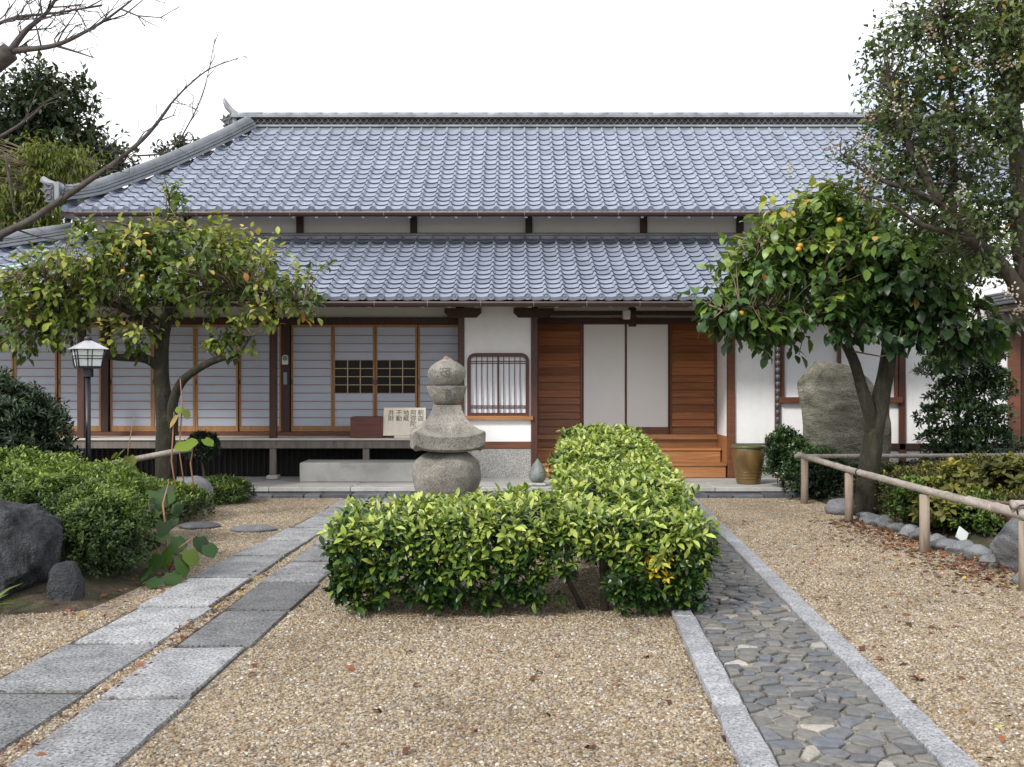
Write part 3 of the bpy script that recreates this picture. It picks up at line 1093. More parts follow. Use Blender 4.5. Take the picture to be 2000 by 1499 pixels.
class Slope:
    def __init__(s, y0, z0, y1, z1, sag):
        s.y0, s.z0, s.y1, s.z1, s.sag = y0, z0, y1, z1, sag
    def pt(s, t):
        return s.y0 + (s.y1 - s.y0) * t, s.z0 + (s.z1 - s.z0) * t - s.sag * 4 * t * (1 - t)
    def ang(s, t):
        a, b = s.pt(max(0, t - 0.02)), s.pt(min(1, t + 0.02))
        return math.atan2(b[1] - a[1], b[0] - a[0])
    def length(s):
        return math.hypot(s.y1 - s.y0, s.z1 - s.z0)


def tiled_roof(roof, slope, x0, pitch, cols, rows, lim, single, eave_name='eave_tile'):
    """eave tiles and up to 300 field tiles as objects; the rest of the field as one part"""
    L = slope.length() / rows
    vs, fs = tile_arrays(pitch, L * 1.12)
    proto = MB(); proto.add(vs, fs, True)
    tile_me = proto.mesh('roof_tile', M['tile'])
    eave_me = eave_tile_mb(pitch, L * 1.12).mesh(eave_name, M['tile'])
    rest = MB()
    nsing = 0
    rr = random.Random(cols)
    for r in range(rows):
        t = r / rows
        y, z = slope.pt(t)
        a = slope.ang(t + 0.5 / rows)
        for c in range(cols):
            x = x0 + c * pitch
            lo, hi = lim(t + 0.5 / rows)
            if x + pitch * 0.7 < lo or x + pitch * 0.3 > hi: continue
            mw = Matrix.Translation((x, y, z)) @ Matrix.Rotation(a + rr.uniform(-0.006, 0.006), 4, 'X') @ Matrix.Rotation(rr.uniform(-0.008, 0.008), 4, 'Y') @ Matrix.Rotation(rr.uniform(-0.006, 0.006), 4, 'Z')
            if r == 0:
                place(eave_name, eave_me, roof, mw)
            elif single and nsing < 300 and single[0] < x < single[1]:
                place('roof_tile', tile_me, roof, mw)
                nsing += 1
            else:
                rest.add([mw @ Vector(v) for v in vs], fs, True)
    o = rest.build('tile_field', M['tile'], roof)
    o['kind'] = 'stuff'


def sheathing(roof, slope, lim, drop=0.05, th=0.05):
    mb = MB()
    n = 8
    for z_ in (drop, drop + th):
        for k in range(n + 1):
            t = k / n
            y, z = slope.pt(t)
            lo, hi = lim(t)
            mb.v += [(lo, y + (0.03 if k == 0 else 0), z - z_), (hi, y + (0.03 if k == 0 else 0), z - z_)]
    m = 2 * (n + 1)
    for k in range(n):
        a = 2 * k
        for q in ((a, a + 1, a + 3, a + 2), (m + a + 2, m + a + 3, m + a + 1, m + a), (a, a + 2, m + a + 2, m + a), (a + 3, a + 1, m + a + 1, m + a + 3)):
            mb.f.append(q); mb.sm.append(False); mb.mi.append(0)
    for q in ((0, m, m + 1, 1), (2 * n, 2 * n + 1, m + 2 * n + 1, m + 2 * n)):
        mb.f.append(q); mb.sm.append(False); mb.mi.append(0)
    return mb.build('roof_board', M['wood_dark'], roof)


def half_round(r, h=0.0, n=8):
    return [(r * math.cos(math.pi * k / n), h + r * math.sin(math.pi * k / n)) for k in range(n + 1)]


# ---- upper roof
UP = Slope(17.3, 4.30, 20.75, 6.37, 0.10)
ul = lambda t: (-7.25 + 2.25 * t, 9.7 - 1.9 * t)
upper_roof = bpy.data.objects.new('upper_roof', None); C.objects.link(upper_roof); upper_roof.parent = hall
tiled_roof(upper_roof, UP, -7.2, 0.247, 69, 17, ul, None)
sheathing(upper_roof, UP, ul)
# side and back slopes that the eye only guesses at
mb = MB()
mb.add([(-7.25, 17.35, 4.22), (-5.0, 20.75, 6.3), (-5.0, 21.4, 6.3), (-7.25, 24.8, 4.22)], [(0, 3, 2, 1)])
mb.add([(9.7, 17.35, 4.22), (7.8, 20.75, 6.3), (7.8, 21.4, 6.3), (9.7, 24.8, 4.22)], [(0, 1, 2, 3)])
mb.add([(-5.0, 21.4, 6.3), (7.8, 21.4, 6.3), (9.7, 24.8, 4.22), (-7.25, 24.8, 4.22)], [(0, 1, 2, 3)])
mb.build('rear_slope', M['tile'], upper_roof)

# main ridge
RY = 21.0
mb = MB(); mb.bbox(-5.05, 7.85, RY - 0.20, RY + 0.20, 6.30, 6.435, 0.01); mb.bbox(-5.1, 7.9, RY - 0.235, RY + 0.235, 6.44, 6.485, 0.012); mb.build('ridge_base', M['ridge'], upper_roof)
mb = MB(); mb.box(-5.3, 8.1, RY - 0.13, RY + 0.13, 6.48, 6.64); mb.build('ridge_core', M['underfloor'], upper_roof)
mb = MB()
for row in range(2):
    x = -5.28 + 0.062 * row
    while x < 8.05:
        zc = 6.49 + 0.075 * row
        arc = [(x + 0.058 * math.cos(math.pi * k / 6), RY - 0.14, zc + 0.07 * math.sin(math.pi * k / 6)) for k in range(7)]
        mb.tube(arc, 0.009, 4, False)
        x += 0.124
o = mb.build('ridge_lattice', M['tile_dark'], upper_roof); o['kind'] = 'stuff'
mb = MB()
mb.bbox(-5.42, 8.2, RY - 0.19, RY + 0.19, 6.64, 6.668, 0.006); mb.bbox(-5.42, 8.2, RY - 0.165, RY + 0.165, 6.672, 6.70, 0.006)
mb.build('ridge_course', M['ridge'], upper_roof)
cap = MB()
cap.sweep([(0, 0, 0), (0.288, 0, 0)], [(-0.10, 0.0)] + [(a, b * 0.75) for a, b in half_round(0.10)][::-1] + [(0.10, 0.0)], 0, True)
cap_me = cap.mesh('ridge_cap', M['ridge'])
x = -5.42
while x < 8.1:
    place('ridge_cap', cap_me, upper_roof, Matrix.Translation((x, RY, 6.702 + random.uniform(-0.002, 0.002))))
    x += 0.291


def end_ornament(parent, base, s, horn, name='ridge_end_ornament', out=-1):
    """demon-tile: a scrolled plate with a horn tile rising from it; out = -1 faces -x"""
    mb = MB()
    X = lambda a, z, y: (base[0] + out * a * s, base[1] + y * s, base[2] + z * s)
    outline = [(0.30, -0.05), (0.40, 0.0), (0.30, 0.10), (0.46, 0.22), (0.34, 0.30), (0.62, 0.56), (0.44, 0.56), (0.42, 0.80), (0.26, 0.60), (0.20, 0.78), (0.06, 0.80), (0.0, 0.7), (0.0, -0.05)]
    n = len(outline)
    vs = [X(a, z, -0.30) for a, z in outline] + [X(a, z, 0.30) for a, z in outline]
    fs = [tuple(range(n)), tuple(range(2 * n - 1, n - 1, -1))] + [((i + 1) % n, i, i + n, (i + 1) % n + n) for i in range(n)]
    mb.add(vs, fs)
    for (a, z, r_) in ((0.20, 0.18, 0.11), (0.24, 0.40, 0.13), (0.14, 0.62, 0.10)):
        ring = [X(a + r_ * math.cos(q), z + r_ * math.sin(q), -0.31) for q in np.linspace(0, 5.2, 12)]
        mb.tube(ring, 0.035 * s, 5)
    o = mb.build(name, M['tile_dark'], parent)
    mb = MB()
    mb.box(*sorted((base[0] + out * 0.02 * s, base[0] - out * 0.22 * s)), base[1] - 0.26 * s, base[1] + 0.26 * s, base[2] + 0.05 * s, base[2] + 0.86 * s)
    mb.build('ornament_plate', M['ridge'], parent)
    mb = MB()
    pts = [X(a, z, 0) for a, z in horn]
    k = len(pts)
    mb.tube(pts, [0.15 * s] * (k - 2) + [0.12 * s, 0.05 * s] if horn[-1][1] > 1.2 else [0.15 * s] * k, 12)
    mb.build('horn_tile', M['ridge'], parent)


end_ornament(upper_roof, (-5.42, RY, 6.40), 0.40, [(-0.35, 0.72), (-0.05, 0.90), (0.10, 1.03), (0.28, 1.22), (0.38, 1.42), (0.44, 1.62)])
end_ornament(upper_roof, (8.2, RY, 6.40), 0.40, [(-0.35, 0.72), (-0.05, 0.90), (0.10, 1.03), (0.28, 1.22), (0.42, 1.50), (0.50, 1.78)], out=1)


def hip_ridge(parent, pts, s=1.0):
    mb = MB()
    for hw, lo, hi in ((0.160, 0.0, 0.045), (0.10, 0.045, 0.062), (0.145, 0.062, 0.098), (0.09, 0.098, 0.112), (0.125, 0.112, 0.148)):
        mb.sweep(pts, [(-hw * s, lo * s), (hw * s, lo * s), (hw * s, hi * s), (-hw * s, hi * s)])
    mb.build('hip_course', M['hip'], parent)
    mb = MB()
    mb.sweep(pts, [(-0.095 * s, 0.15 * s)] + [(a, b) for a, b in [(x_ * s, y_ * s) for x_, y_ in half_round(0.095, 0.155)]][::-1] + [(0.095 * s, 0.15 * s)], 0, True)
    mb.build('hip_cap', M['hip'], parent)


def hip_pts(slope, xfun, n=12, lift=0.05):
    out = []
    for k in range(n + 1):
        t = k / n
        y, z = slope.pt(t)
        out.append((xfun(t), y, z + lift))
    return out


hp = hip_pts(UP, lambda t: ul(t)[0]); hp[0] = (hp[0][0], hp[0][1], hp[0][2] + 0.10); hp[1] = (hp[1][0], hp[1][1], hp[1][2] + 0.04)
hip_ridge(upper_roof, hp, 0.95)
hp2 = hip_pts(UP, lambda t: ul(t)[1]); hip_ridge(upper_roof, hp2, 0.95)
end_ornament(upper_roof, (-7.28, 17.25, 4.42), 0.36, [(-0.5, 0.60), (0.0, 0.72), (0.35, 0.86), (0.62, 1.02)])

# ---- lower roof
LO = Slope(15.0, 2.72, 18.05, 3.93, 0.04)
ll = lambda t: (-11.9 + 4.63 * t, 6.05)
lower_roof = bpy.data.objects.new('lower_roof', None); C.objects.link(lower_roof); lower_roof.parent = hall
tiled_roof(lower_roof, LO, -11.8, 0.255, 70, 13, ll, (-3.35, 3.05))
sheathing(lower_roof, LO, ll)
hip_ridge(lower_roof, hip_pts(LO, lambda t: ll(t)[0]), 0.95)
mb = MB()
mb.add([(-11.9, 15.03, 2.65), (-7.27, 18.05, 3.86), (-7.27, 19, 3.86), (-11.9, 22, 2.65)], [(0, 3, 2, 1)])
mb.build('side_slope', M['tile'], lower_roof)
mb = MB(); mb.bbox(-7.4, 6.1, 17.98, 18.16, 3.915, 3.985, 0.012); mb.bbox(-7.4, 6.1, 18.02, 18.16, 3.99, 4.025, 0.008); mb.build('wall_course', M['ridge'], lower_roof)
mb = MB(); mb.sweep([(6.08, 15.0, 2.72), (6.08, 18.05, 3.93)], [(-0.10, 0.0), (0.10, 0.0), (0.10, 0.12), (0.0, 0.17), (-0.10, 0.12)]); mb.build('verge_tile', M['ridge'], lower_roof)


def gutter(roof, y, z, x0, x1, hang, r=0.055):
    mb = MB()
    sec = [(r * math.cos(a), r * math.sin(a)) for a in np.linspace(math.pi, 2 * math.pi, 9)]
    sec2 = [(0.9 * a, 0.9 * b + 0.002) for a, b in sec][::-1]
    pts = sec + sec2
    n = len(pts)
    vs = [(x0, y + a, z + b) for a, b in pts] + [(x1, y + a, z + b) for a, b in pts]
    fs = [(k, (k + 1) % n, n + (k + 1) % n, n + k) for k in range(n)] + [tuple(range(n)), tuple(range(2 * n - 1, n - 1, -1))]
    mb.add(vs, fs)
    g = mb.build('gutter', M['gutter'], roof)
    mb = MB(); mb.tube([(x0, y - r, z + 0.004), (x1, y - r, z + 0.004)], 0.0075, 6); mb.build('gutter_rim', M['rim'], roof)
    x = x0 + hang * 0.6
    while x < x1:
        mb = MB()
        mb.tube([(x, y - r * 1.02, z + 0.02)] + [(x, y + 1.08 * a, z + 1.08 * b) for a, b in sec[::2]] + [(x, y + r, z + 0.05)], 0.005, 5)
        mb.build('gutter_bracket', M['rim'], roof)
        x += hang


gutter(lower_roof, 14.985, 2.652, -11.9, 5.9, 0.735)
gutter(upper_roof, 17.29, 4.255, -7.0, 9.4, 0.75, 0.045)
# rafters
def rafters(roof, slope, x0, x1, step, y_back, w=0.045, h=0.055, drop=0.105):
    me = None
    x = x0
    a = slope.ang(0.05)
    n = 0
    while x < x1:
        if me is None:
            mb = MB()
            ln = (y_back - slope.y0 - 0.10) / math.cos(a)
            mb.box(-w / 2, w / 2, 0, ln, -h, 0, 0)
            mb.box(-w / 2, w / 2, -0.012, -0.002, -h, 0, 1)
            me = mb.mesh('rafter', [M['wood_dark'], M['white']])
        yy, zz = slope.y0 + 0.10, slope.z0 - drop + 0.10 * math.tan(a)
        place('rafter', me, roof, Matrix.Translation((x, yy, zz)) @ Matrix.Rotation(a, 4, 'X'))
        x += step
rafters(upper_roof, UP, -6.9, 9.3, 0.375, 18.2)
rafters(lower_roof, LO, -11.0, 5.9, 0.375, 16.7)

# ---- upper wall between the two roofs
mb = MB(); mb.box(-7.0, 9.2, 18.22, 18.34, 3.7, 4.62); mb.build('upper_wall', M['plaster_up'], hall)
for px in (-100, 140, 366, 586, 808, 1033, 1257, 1445, 1670, 1890):
    x = FX(px, 18.2)
    if -6.9 < x < 9.1:
        MB().bbox(x - 0.058, x + 0.058, 18.16, 18.24, 3.95, 4.58, 0.006).build('wall_post', M['wood_dark'], hall, loc=(x, 1.96, 3.9))
mb = MB(); mb.box(-7.0, 9.2, 18.17, 18.23, 4.02, 4.055); mb.build('wall_rail', M['wood_grey'], hall)

# ---- wall plate, lintels, transoms
mb = MB(); mb.bbox(-11.5, 6.0, YW - 0.02, YW + 0.14, 2.68, 2.86, 0.01); mb.build('wall_plate', M['wood_dark'], hall)
mb = MB(); mb.bbox(-11.5, FX(895, YS), YS - 0.03, YS + 0.12, 2.43, 2.54, 0.006); mb.build('lintel', M['wood_dark'], hall)
mb = MB(); mb.box(-11.5, FX(890, YS), YS + 0.02, YS + 0.08, 2.545, 3.1); mb.build('transom_wall', M['plaster_up'], hall)
mb = MB(); mb.bbox(FX(1050, YD), FX(1400, YD), YD - 0.06, YD + 0.08, 2.47, 2.55, 0.005); mb.build('lintel', M['wood_dark'], hall)
mb = MB(); mb.box(FX(1050, YD) - .1, FX(1400, YD) + .1, YD + 0.02, YD + 0.08, 2.55, 3.2); mb.build('transom_wall', M['plaster_up'], hall)
# interior backing so that nothing is see-through
mb = MB(); mb.box(-11.5, 6.9, 17.4, 17.5, 0.1, 3.6); mb.box(-11.5, 6.9, 16.3, 17.4, 3.05, 3.1); mb.build('inner_wall', M['underfloor'], hall)

# bracket arms over the posts beside the white wall
for px0, px1 in ((868, 940), (1003, 1082)):
    xa, xb = FX(px0, YW - 0.05), FX(px1, YW - 0.05)
    z0, z1 = FZ(621, YW), FZ(603, YW)
    mb = MB(); mb.prism([(xa, z0 + 0.07), (xa + 0.07, z0), (xb - 0.07, z0), (xb, z0 + 0.07), (xb, z1), (xa, z1)], YW - 0.09, YW + 0.03)
    mb.build('bracket_arm', M['wood_dark'], hall)

# ---- white wall with latticed window
def post(px0, px1, d, z0, z1, mat='wood_post', dep=0.11):
    x0, x1 = FX(px0, d), FX(px1, d)
    return MB().bbox(x0, x1, d - 0.03, d - 0.03 + dep, z0, z1, 0.006).build('post', M[mat], hall, loc=((x0 + x1) / 2, d - 16.2, z0 - 0.1))
post(895, 907, YW, 0.11, 2.68)
post(1037, 1050, YW, 0.11, 2.68)
mb = MB()
wx0, wx1, wz0, wz1 = FX(913, YW), FX(1033, YW), FZ(812, YW), FZ(690, YW)
X0, X1 = FX(906, YW), FX(1038, YW)
zb, zt = FZ(863, YW), 2.69
yy0, yy1 = YW + 0.01, YW + 0.07
mb.box(X0, wx0, yy0, yy1, zb, zt); mb.box(wx1, X1, yy0, yy1, zb, zt); mb.box(wx0, wx1, yy0, yy1, wz1, zt); mb.box(wx0, wx1, yy0, yy1, zb, wz0)
mb.build('plaster_wall', M['plaster'], hall)
win = bpy.data.objects.new('lattice_window', None); C.objects.link(win); win.parent = hall
win['label'] = 'latticed white paper window with rounded upper corners'
def round_top(x0, x1, z0, z1, r, n=5):
    p = [(x0, z0), (x1, z0)]
    p += [(x1 - r + r * math.cos(a), z1 - r + r * math.sin(a)) for a in np.linspace(0, math.pi / 2, n)]
    p += [(x0 + r - r * math.sin(a), z1 - r + r * math.cos(a)) for a in np.linspace(0, math.pi / 2, n)]
    return p
outer = round_top(wx0 - 0.004, wx1 + 0.004, wz0, wz1, 0.12)
inner = round_top(wx0 + 0.05, wx1 - 0.05, wz0 + 0.04, wz1 - 0.055, 0.055)
mb = MB()
n = len(outer)
ya, yb = YW - 0.025, YW + 0.05
vs = [(x, ya, z) for x, z in outer] + [(x, ya, z) for x, z in inner] + [(x, yb, z) for x, z in inner] + [(x, yb, z) for x, z in outer]
fs = []
for k in range(n):
    k2 = (k + 1) % n
    fs += [(k, k2, n + k2, n + k), (n + k, n + k2, 2 * n + k2, 2 * n + k), (3 * n + k, 3 * n + k2, k2, k)]
mb.add(vs, fs); mb.build('window_frame', M['lattice'], win)
# plaster corners behind the rounding
mb = MB()
for sx in (-1, 1):
    cx = wx0 if sx < 0 else wx1
    mb.prism(sorted([(cx, wz1 - 0.10), (cx, wz1), (cx - sx * 0.10, wz1)], key=lambda q: 0) if sx > 0 else [(cx, wz1 - 0.10), (cx + 0.10, wz1), (cx, wz1)], YW + 0.005, YW + 0.05)
mb.build('corner_fillet', M['plaster'], win)
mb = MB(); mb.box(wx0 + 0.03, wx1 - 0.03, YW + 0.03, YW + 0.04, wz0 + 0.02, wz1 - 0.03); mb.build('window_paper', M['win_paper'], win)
ix0, ix1, iz0, iz1 = wx0 + 0.05, wx1 - 0.05, wz0 + 0.04, wz1 - 0.05
for k in range(1, 10):
    x = ix0 + (ix1 - ix0) * k / 10
    w = 0.014 if k == 5 else 0.0055
    MB().box(x - w, x + w, YW - 0.005 - (0.004 if k == 5 else 0), YW + 0.012, iz0, iz1).build('window_bar', M['lattice'], win)
for z in (iz0 + 0.075, iz0 + 0.105, iz1 - 0.075, iz1 - 0.105):
    MB().box(ix0, ix1, YW + 0.013, YW + 0.025, z - 0.006, z + 0.006).build('window_bar', M['lattice'], win)
MB().bbox(FX(910, YW) - .02, FX(1041, YW), YW - 0.075, YW + 0.05, wz0 - 0.065, wz0 - 0.003, 0.005).build('window_sill', M['wood_step'], win)
mb = MB(); mb.bbox(X0, X1, YW - 0.02, YW + 0.09, FZ(877, YW), zb, 0.006); mb.build('wall_sill', M['wood_red'], hall)
mb = MB(); mb.bbox(X0, X1, YW - 0.01, YW + 0.15, 0.10, FZ(877, YW), 0.004); mb.build('wainscot', M['wainscot'], hall)

# ---- veranda
mb = MB()
n = 0
MB().bbox(-11.5, FX(893, 15.9), 15.93, 16.02, 0.57, 0.69, 0.006).build('veranda_beam', M['wood_grey'], hall)
x1e = FX(894, 15.9)
for k in range(7):
    y0 = 15.9 + 0.1 * k
    MB().bbox(-11.5, x1e, y0, y0 + 0.096, 0.692, 0.722, 0.003).build('veranda_board', M['floor_edge'], hall, loc=(0, y0 - 16.2, 0.6))
MB().bbox(-11.5, FX(897, YS), YS - 0.02, YS + 0.10, 0.70, 0.785, 0.005).build('shoji_sill', M['wood_red'], hall)
for px in (-205, 158, 533, 715):
    x = FX(px, 15.97)
    top = 2.69 if px != 715 else 0.57
    wd = 0.052
    if px != 715:
        MB().bbox(x - wd, x + wd, 15.955, 16.055, 0.722, 2.69, 0.006).build('veranda_post', M['wood_post' if px == 158 else 'wood_dark'], hall, loc=(x, -0.2, 0.6))
    MB().bbox(x - 0.046, x + 0.046, 15.95, 16.04, 0.17, 0.569, 0.005).build('veranda_leg', M['wood_grey'], hall, loc=(x, -0.2, 0.1))
    MB().bbox(x - 0.085, x + 0.085, 15.90, 16.10, 0.112, 0.175, 0.012).build('base_stone', M['granite_lt'], hall, loc=(x, -0.2, 0))
# slatted dark screen under the floor
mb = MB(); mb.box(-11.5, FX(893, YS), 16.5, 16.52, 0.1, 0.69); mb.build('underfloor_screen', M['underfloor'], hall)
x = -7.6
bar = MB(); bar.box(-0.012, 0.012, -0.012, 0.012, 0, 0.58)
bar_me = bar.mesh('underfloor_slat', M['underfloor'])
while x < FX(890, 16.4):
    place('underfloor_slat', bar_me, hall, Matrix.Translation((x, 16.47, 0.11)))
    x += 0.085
# paper screens
Z0, Z1 = 0.788, 2.428
def shoji(x0, x1, window=None, ydepth=0.0):
    sp = bpy.data.objects.new('shoji_panel', None); C.objects.link(sp); sp.parent = hall
    sp.location = (x0, YS - 16.2 + ydepth, Z0 - 0.1)
    y = YS + ydepth
    mb = MB()
    st = 0.030
    mb.bbox(x0, x0 + st, y, y + 0.028, Z0, Z1, 0.003); mb.bbox(x1 - st, x1, y, y + 0.028, Z0, Z1, 0.003)
    mb.box(x0 + st, x1 - st, y + 0.002, y + 0.026, Z1 - 0.04, Z1); mb.box(x0 + st, x1 - st, y + 0.002, y + 0.026, Z0, Z0 + 0.085)
    mb.build('panel_frame', M['wood_shoji'], sp)
    a, b = x0 + st, x1 - st
    zs = [Z0 + 0.085 + (Z1 - 0.04 - Z0 - 0.085) * k / 12 for k in range(13)]
    w0, w1 = (zs[4], zs[8]) if window else (9, 9)
    mb = MB()
    if window:
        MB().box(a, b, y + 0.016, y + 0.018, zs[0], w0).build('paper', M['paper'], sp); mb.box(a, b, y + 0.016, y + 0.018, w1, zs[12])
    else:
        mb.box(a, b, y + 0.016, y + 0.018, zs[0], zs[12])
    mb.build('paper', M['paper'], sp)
    for k in range(1, 12):
        if window and 4 < k < 8: continue
        MB().box(a, b, y + 0.006, y + 0.015, zs[k] - 0.0045, zs[k] + 0.0045).build('crossbar', M['wood_bar'], sp)
    if window:
        mb = MB(); mb.box(a, b, y + 0.019, y + 0.023, w0, w1); mb.build('window_pane', M['glass'], sp)
        for k in (1, 2):
            x = a + (b - a) * k / 3
            MB().box(x - 0.006, x + 0.006, y + 0.004, y + 0.017, w0, w1).build('muntin', M['muntin'], sp)
        for k in (5, 6, 7):
            MB().box(a, b, y + 0.0065, y + 0.0155, zs[k] - 0.005, zs[k] + 0.005).build('muntin', M['muntin'], sp)
    # finger pull
    hx = x1 - st / 2 if window == 1 else x0 + st / 2
    MB().box(hx - 0.008, hx + 0.008, y - 0.003, y + 0.003, Z0 + 0.72, Z0 + 0.80).build('finger_pull', M['black'], sp)
    return sp
for b0, b1, wins in ((-142, 196, ()), (213, 549, ()), (567, 898, (1, 2))):
    pw = (b1 - b0) / 4
    for k in range(4):
        w = None
        if k in wins: w = 1 if k == 1 else 2
        shoji(FX(b0 + pw * k + 0.5, YS), FX(b0 + pw * (k + 1) - 0.5, YS), w, 0.03 if k in (0, 3) else 0.0)
for px0, px1 in ((197, 212), (550, 566)):
    x0, x1 = FX(px0, YS), FX(px1, YS)
    MB().bbox(x0, x1, YS - 0.015, YS + 0.1, 0.786, 2.428, 0.005).build('post', M['wood_dark'], hall, loc=(x0, 0.4, 0.7))

# ---- entrance: steps, side boards, sliding doors
ex0, ex1 = FX(1050, YW) , FX(1421, YW)
dx0, dx1 = ex0, ex1
MB().bbox(ex0 + .004, ex1 - .004, 16.93, YD + 0.3, 0.645, 0.725, 0.006).build('threshold', M['wood_step'], hall)
MB().box(ex0 + .006, ex1 - .006, 17.0, 17.05, 0.1, 0.644).build('step_riser', M['wood_step'], hall)
for z1, ya, yb in ((0.53, 16.58, 17.0), (0.325, 16.17, 16.6)):
    MB().bbox(ex0 + .005, ex1 - .02, ya, yb, z1 - 0.035, z1, 0.005).build('step_tread', M['wood_step'], hall)
    MB().box(ex0 + .008, ex1 - .03, ya + 0.025, ya + 0.05, 0.118, z1 - 0.036).build('step_riser', M['wood_step'], hall)
door_x = [FX(p, YD) for p in (1138, 1222.5, 1307)]
zt, zb = 2.468, 0.726
def boards(x0, x1):
    bp = bpy.data.objects.new('board_panel', None); C.objects.link(bp); bp.parent = hall
    n = 15
    h = (zt - zb) / n
    for k in range(n):
        z = zb + k * h
        mb = MB()
        mb.add([(x0 + .03, YD - 0.020, z + .004), (x1 - .03, YD - 0.020, z + .004), (x1 - .03, YD + 0.014, z + h), (x0 + .03, YD + 0.014, z + h),
                (x0 + .03, YD + 0.03, z + .003), (x1 - .03, YD + 0.03, z + .003), (x1 - .03, YD + 0.03, z + h), (x0 + .03, YD + 0.03, z + h)],
               [(0, 1, 2, 3), (3, 2, 6, 7), (4, 5, 1, 0)])
        mb.build('board', M['wood_board'], bp, loc=(x0, YD - 16.2, z))
    mb = MB()
    mb.bbox(x0, x0 + 0.034, YD - 0.028, YD + 0.04, zb, zt, 0.004); mb.bbox(x1 - 0.034, x1, YD - 0.028, YD + 0.04, zb, zt, 0.004)
    mb.build('board_frame', M['wood_red'], bp)
boards(ex0 + 0.005, door_x[0] - 0.005)
boards(door_x[2] + 0.005, ex1 - 0.006)
for k in range(2):
    x0, x1 = door_x[k] + 0.002, door_x[k + 1] - 0.002
    yd = YD + 0.012 * (k)
    dr = bpy.data.objects.new('sliding_door', None); C.objects.link(dr); dr.parent = hall
    mb = MB()
    mb.box(x0 + 0.012, x1 - 0.012, yd + 0.006, yd + 0.022, zb + 0.10, zt - 0.012); mb.build('door_paper', M['door_paper'], dr)
    mb = MB()
    for bx in ((x0, x0 + 0.016, zb, zt), (x1 - 0.016, x1, zb, zt), (x0 + 0.016, x1 - 0.016, zt - 0.014, zt), (x0 + 0.016, x1 - 0.016, zb, zb + 0.11)):
        mb.box(bx[0], bx[1], yd, yd + 0.03, bx[2], bx[3])
    mb.build('door_frame', M['wood_red'], dr)
    if k == 0:
        MB().box(x1 - 0.012, x1 - 0.002, yd - 0.004, yd, 1.35, 1.45).build('door_pull', M['black'], dr)
# side wall of the recess
mb = MB(); mb.box(ex1 + 0.001, ex1 + 0.06, YW + 0.05, YD + 0.2, 0.73, 2.6); mb.build('recess_wall', M['plaster'], hall)
mb = MB(); mb.box(ex1 - 0.004, ex1 + 0.055, YW + 0.05, YD + 0.2, 0.11, 0.728); mb.build('recess_skirting', M['wood_step'], hall)
mb = MB(); mb.box(ex0 - 0.06, ex0 - 0.001, YW + 0.09, YD + 0.2, 0.11, 2.6); mb.build('recess_wall', M['wood_red'], hall)
post(1421, 1435, YW, 0.11, 2.68, 'wood_red')
MB().bbox(FX(1228, 16.6), FX(1242, 16.6), 16.55, 16.65, 2.40, 3.0, 0.004).build('short_post', M['wood_dark'], hall)
MB().bbox(ex0, ex1, YW, YW + 0.1, 2.55, 2.62, 0.005).build('tie_beam', M['wood_dark'], hall)
mb = MB(); mb.bbox(FX(1215, 16.2), FX(1229, 16.2), 16.02, 16.12, FZ(624, 16.1), FZ(606, 16.1), 0.01); mb.build('entrance_light', M['device'], hall)

# ---- wall to the side of the entrance, with its big window
for a, b, z0, z1 in ((1435, 1513, 0.63, 2.69), (1755, 1758, 0.63, 3.2), (1768, 1968, 0.63, 3.45)):
    mb = MB(); mb.box(FX(a, YW), FX(b, YW), YW + 0.01, YW + 0.07, z0, z1); mb.build('plaster_wall', M['plaster'], hall)
sx0, sx1 = FX(1524, YW), FX(1755, YW)
sz0, sz1 = FZ(776, YW), FZ(628, YW)
MB().box(sx0, sx1, YW + 0.01, YW + 0.07, 0.63, sz0).build('plaster_wall', M['plaster'], hall); MB().box(sx0, sx1, YW + 0.01, YW + 0.07, sz1, 2.69).build('plaster_wall', M['plaster'], hall)
for a, b in ((1513, 1524), (1755, 1768)):
    post(a, b, YW, 0.11, 2.9)
post(1968, 1992, YW, 0.11, 2.75, 'wood_red')
bw = bpy.data.objects.new('paper_window', None); C.objects.link(bw); bw.parent = hall
mb = MB(); mb.box(sx0 + .02, sx1 - .02, YW + 0.03, YW + 0.045, sz0, sz1); mb.build('window_paper', M['win_paper'], bw)
mb = MB(); mb.bbox(sx0 + .01, sx0 + .06, YW - 0.02, YW + 0.06, sz0, sz1, .004); mb.bbox(sx1 - .06, sx1 - .01, YW - 0.02, YW + 0.06, sz0, sz1, .004)
mb.box(sx0 + .06, sx1 - .06, YW - 0.018, YW + 0.05, sz1 - .05, sz1); mb.box((sx0 + sx1) / 2 - .025, (sx0 + sx1) / 2 + .025, YW - 0.01, YW + 0.03, sz0, sz1 - .05)
mb.build('window_frame', M['wood_red'], bw)
MB().bbox(sx0 - .03, sx1 + .03, YW - 0.09, YW + 0.05, sz0 - .085, sz0, .006).build('window_sill', M['wood_red'], bw)
mb = MB(); mb.bbox(FX(1435, YW), FX(1968, YW), YW - 0.03, YW + 0.09, 0.53, 0.63, .006); mb.build('wall_sill', M['wood_dark'], hall)
mb = MB(); mb.box(FX(1435, YW), FX(2200, YW), YW, YW + 0.08, 0.0, 0.53); mb.build('wall_footing', M['wainscot'], hall)
mb = MB(); mb.box(FX(1992, YW), FX(2300, YW), YW + 0.02, YW + 0.09, 0.53, 2.9); mb.build('side_door', M['wood_dark'], hall)
mb = MB(); mb.box(6.05, 9.3, YW + 0.02, YW + 2.2, 3.0, 4.2); mb.build('gable_wall', M['plaster'], hall)

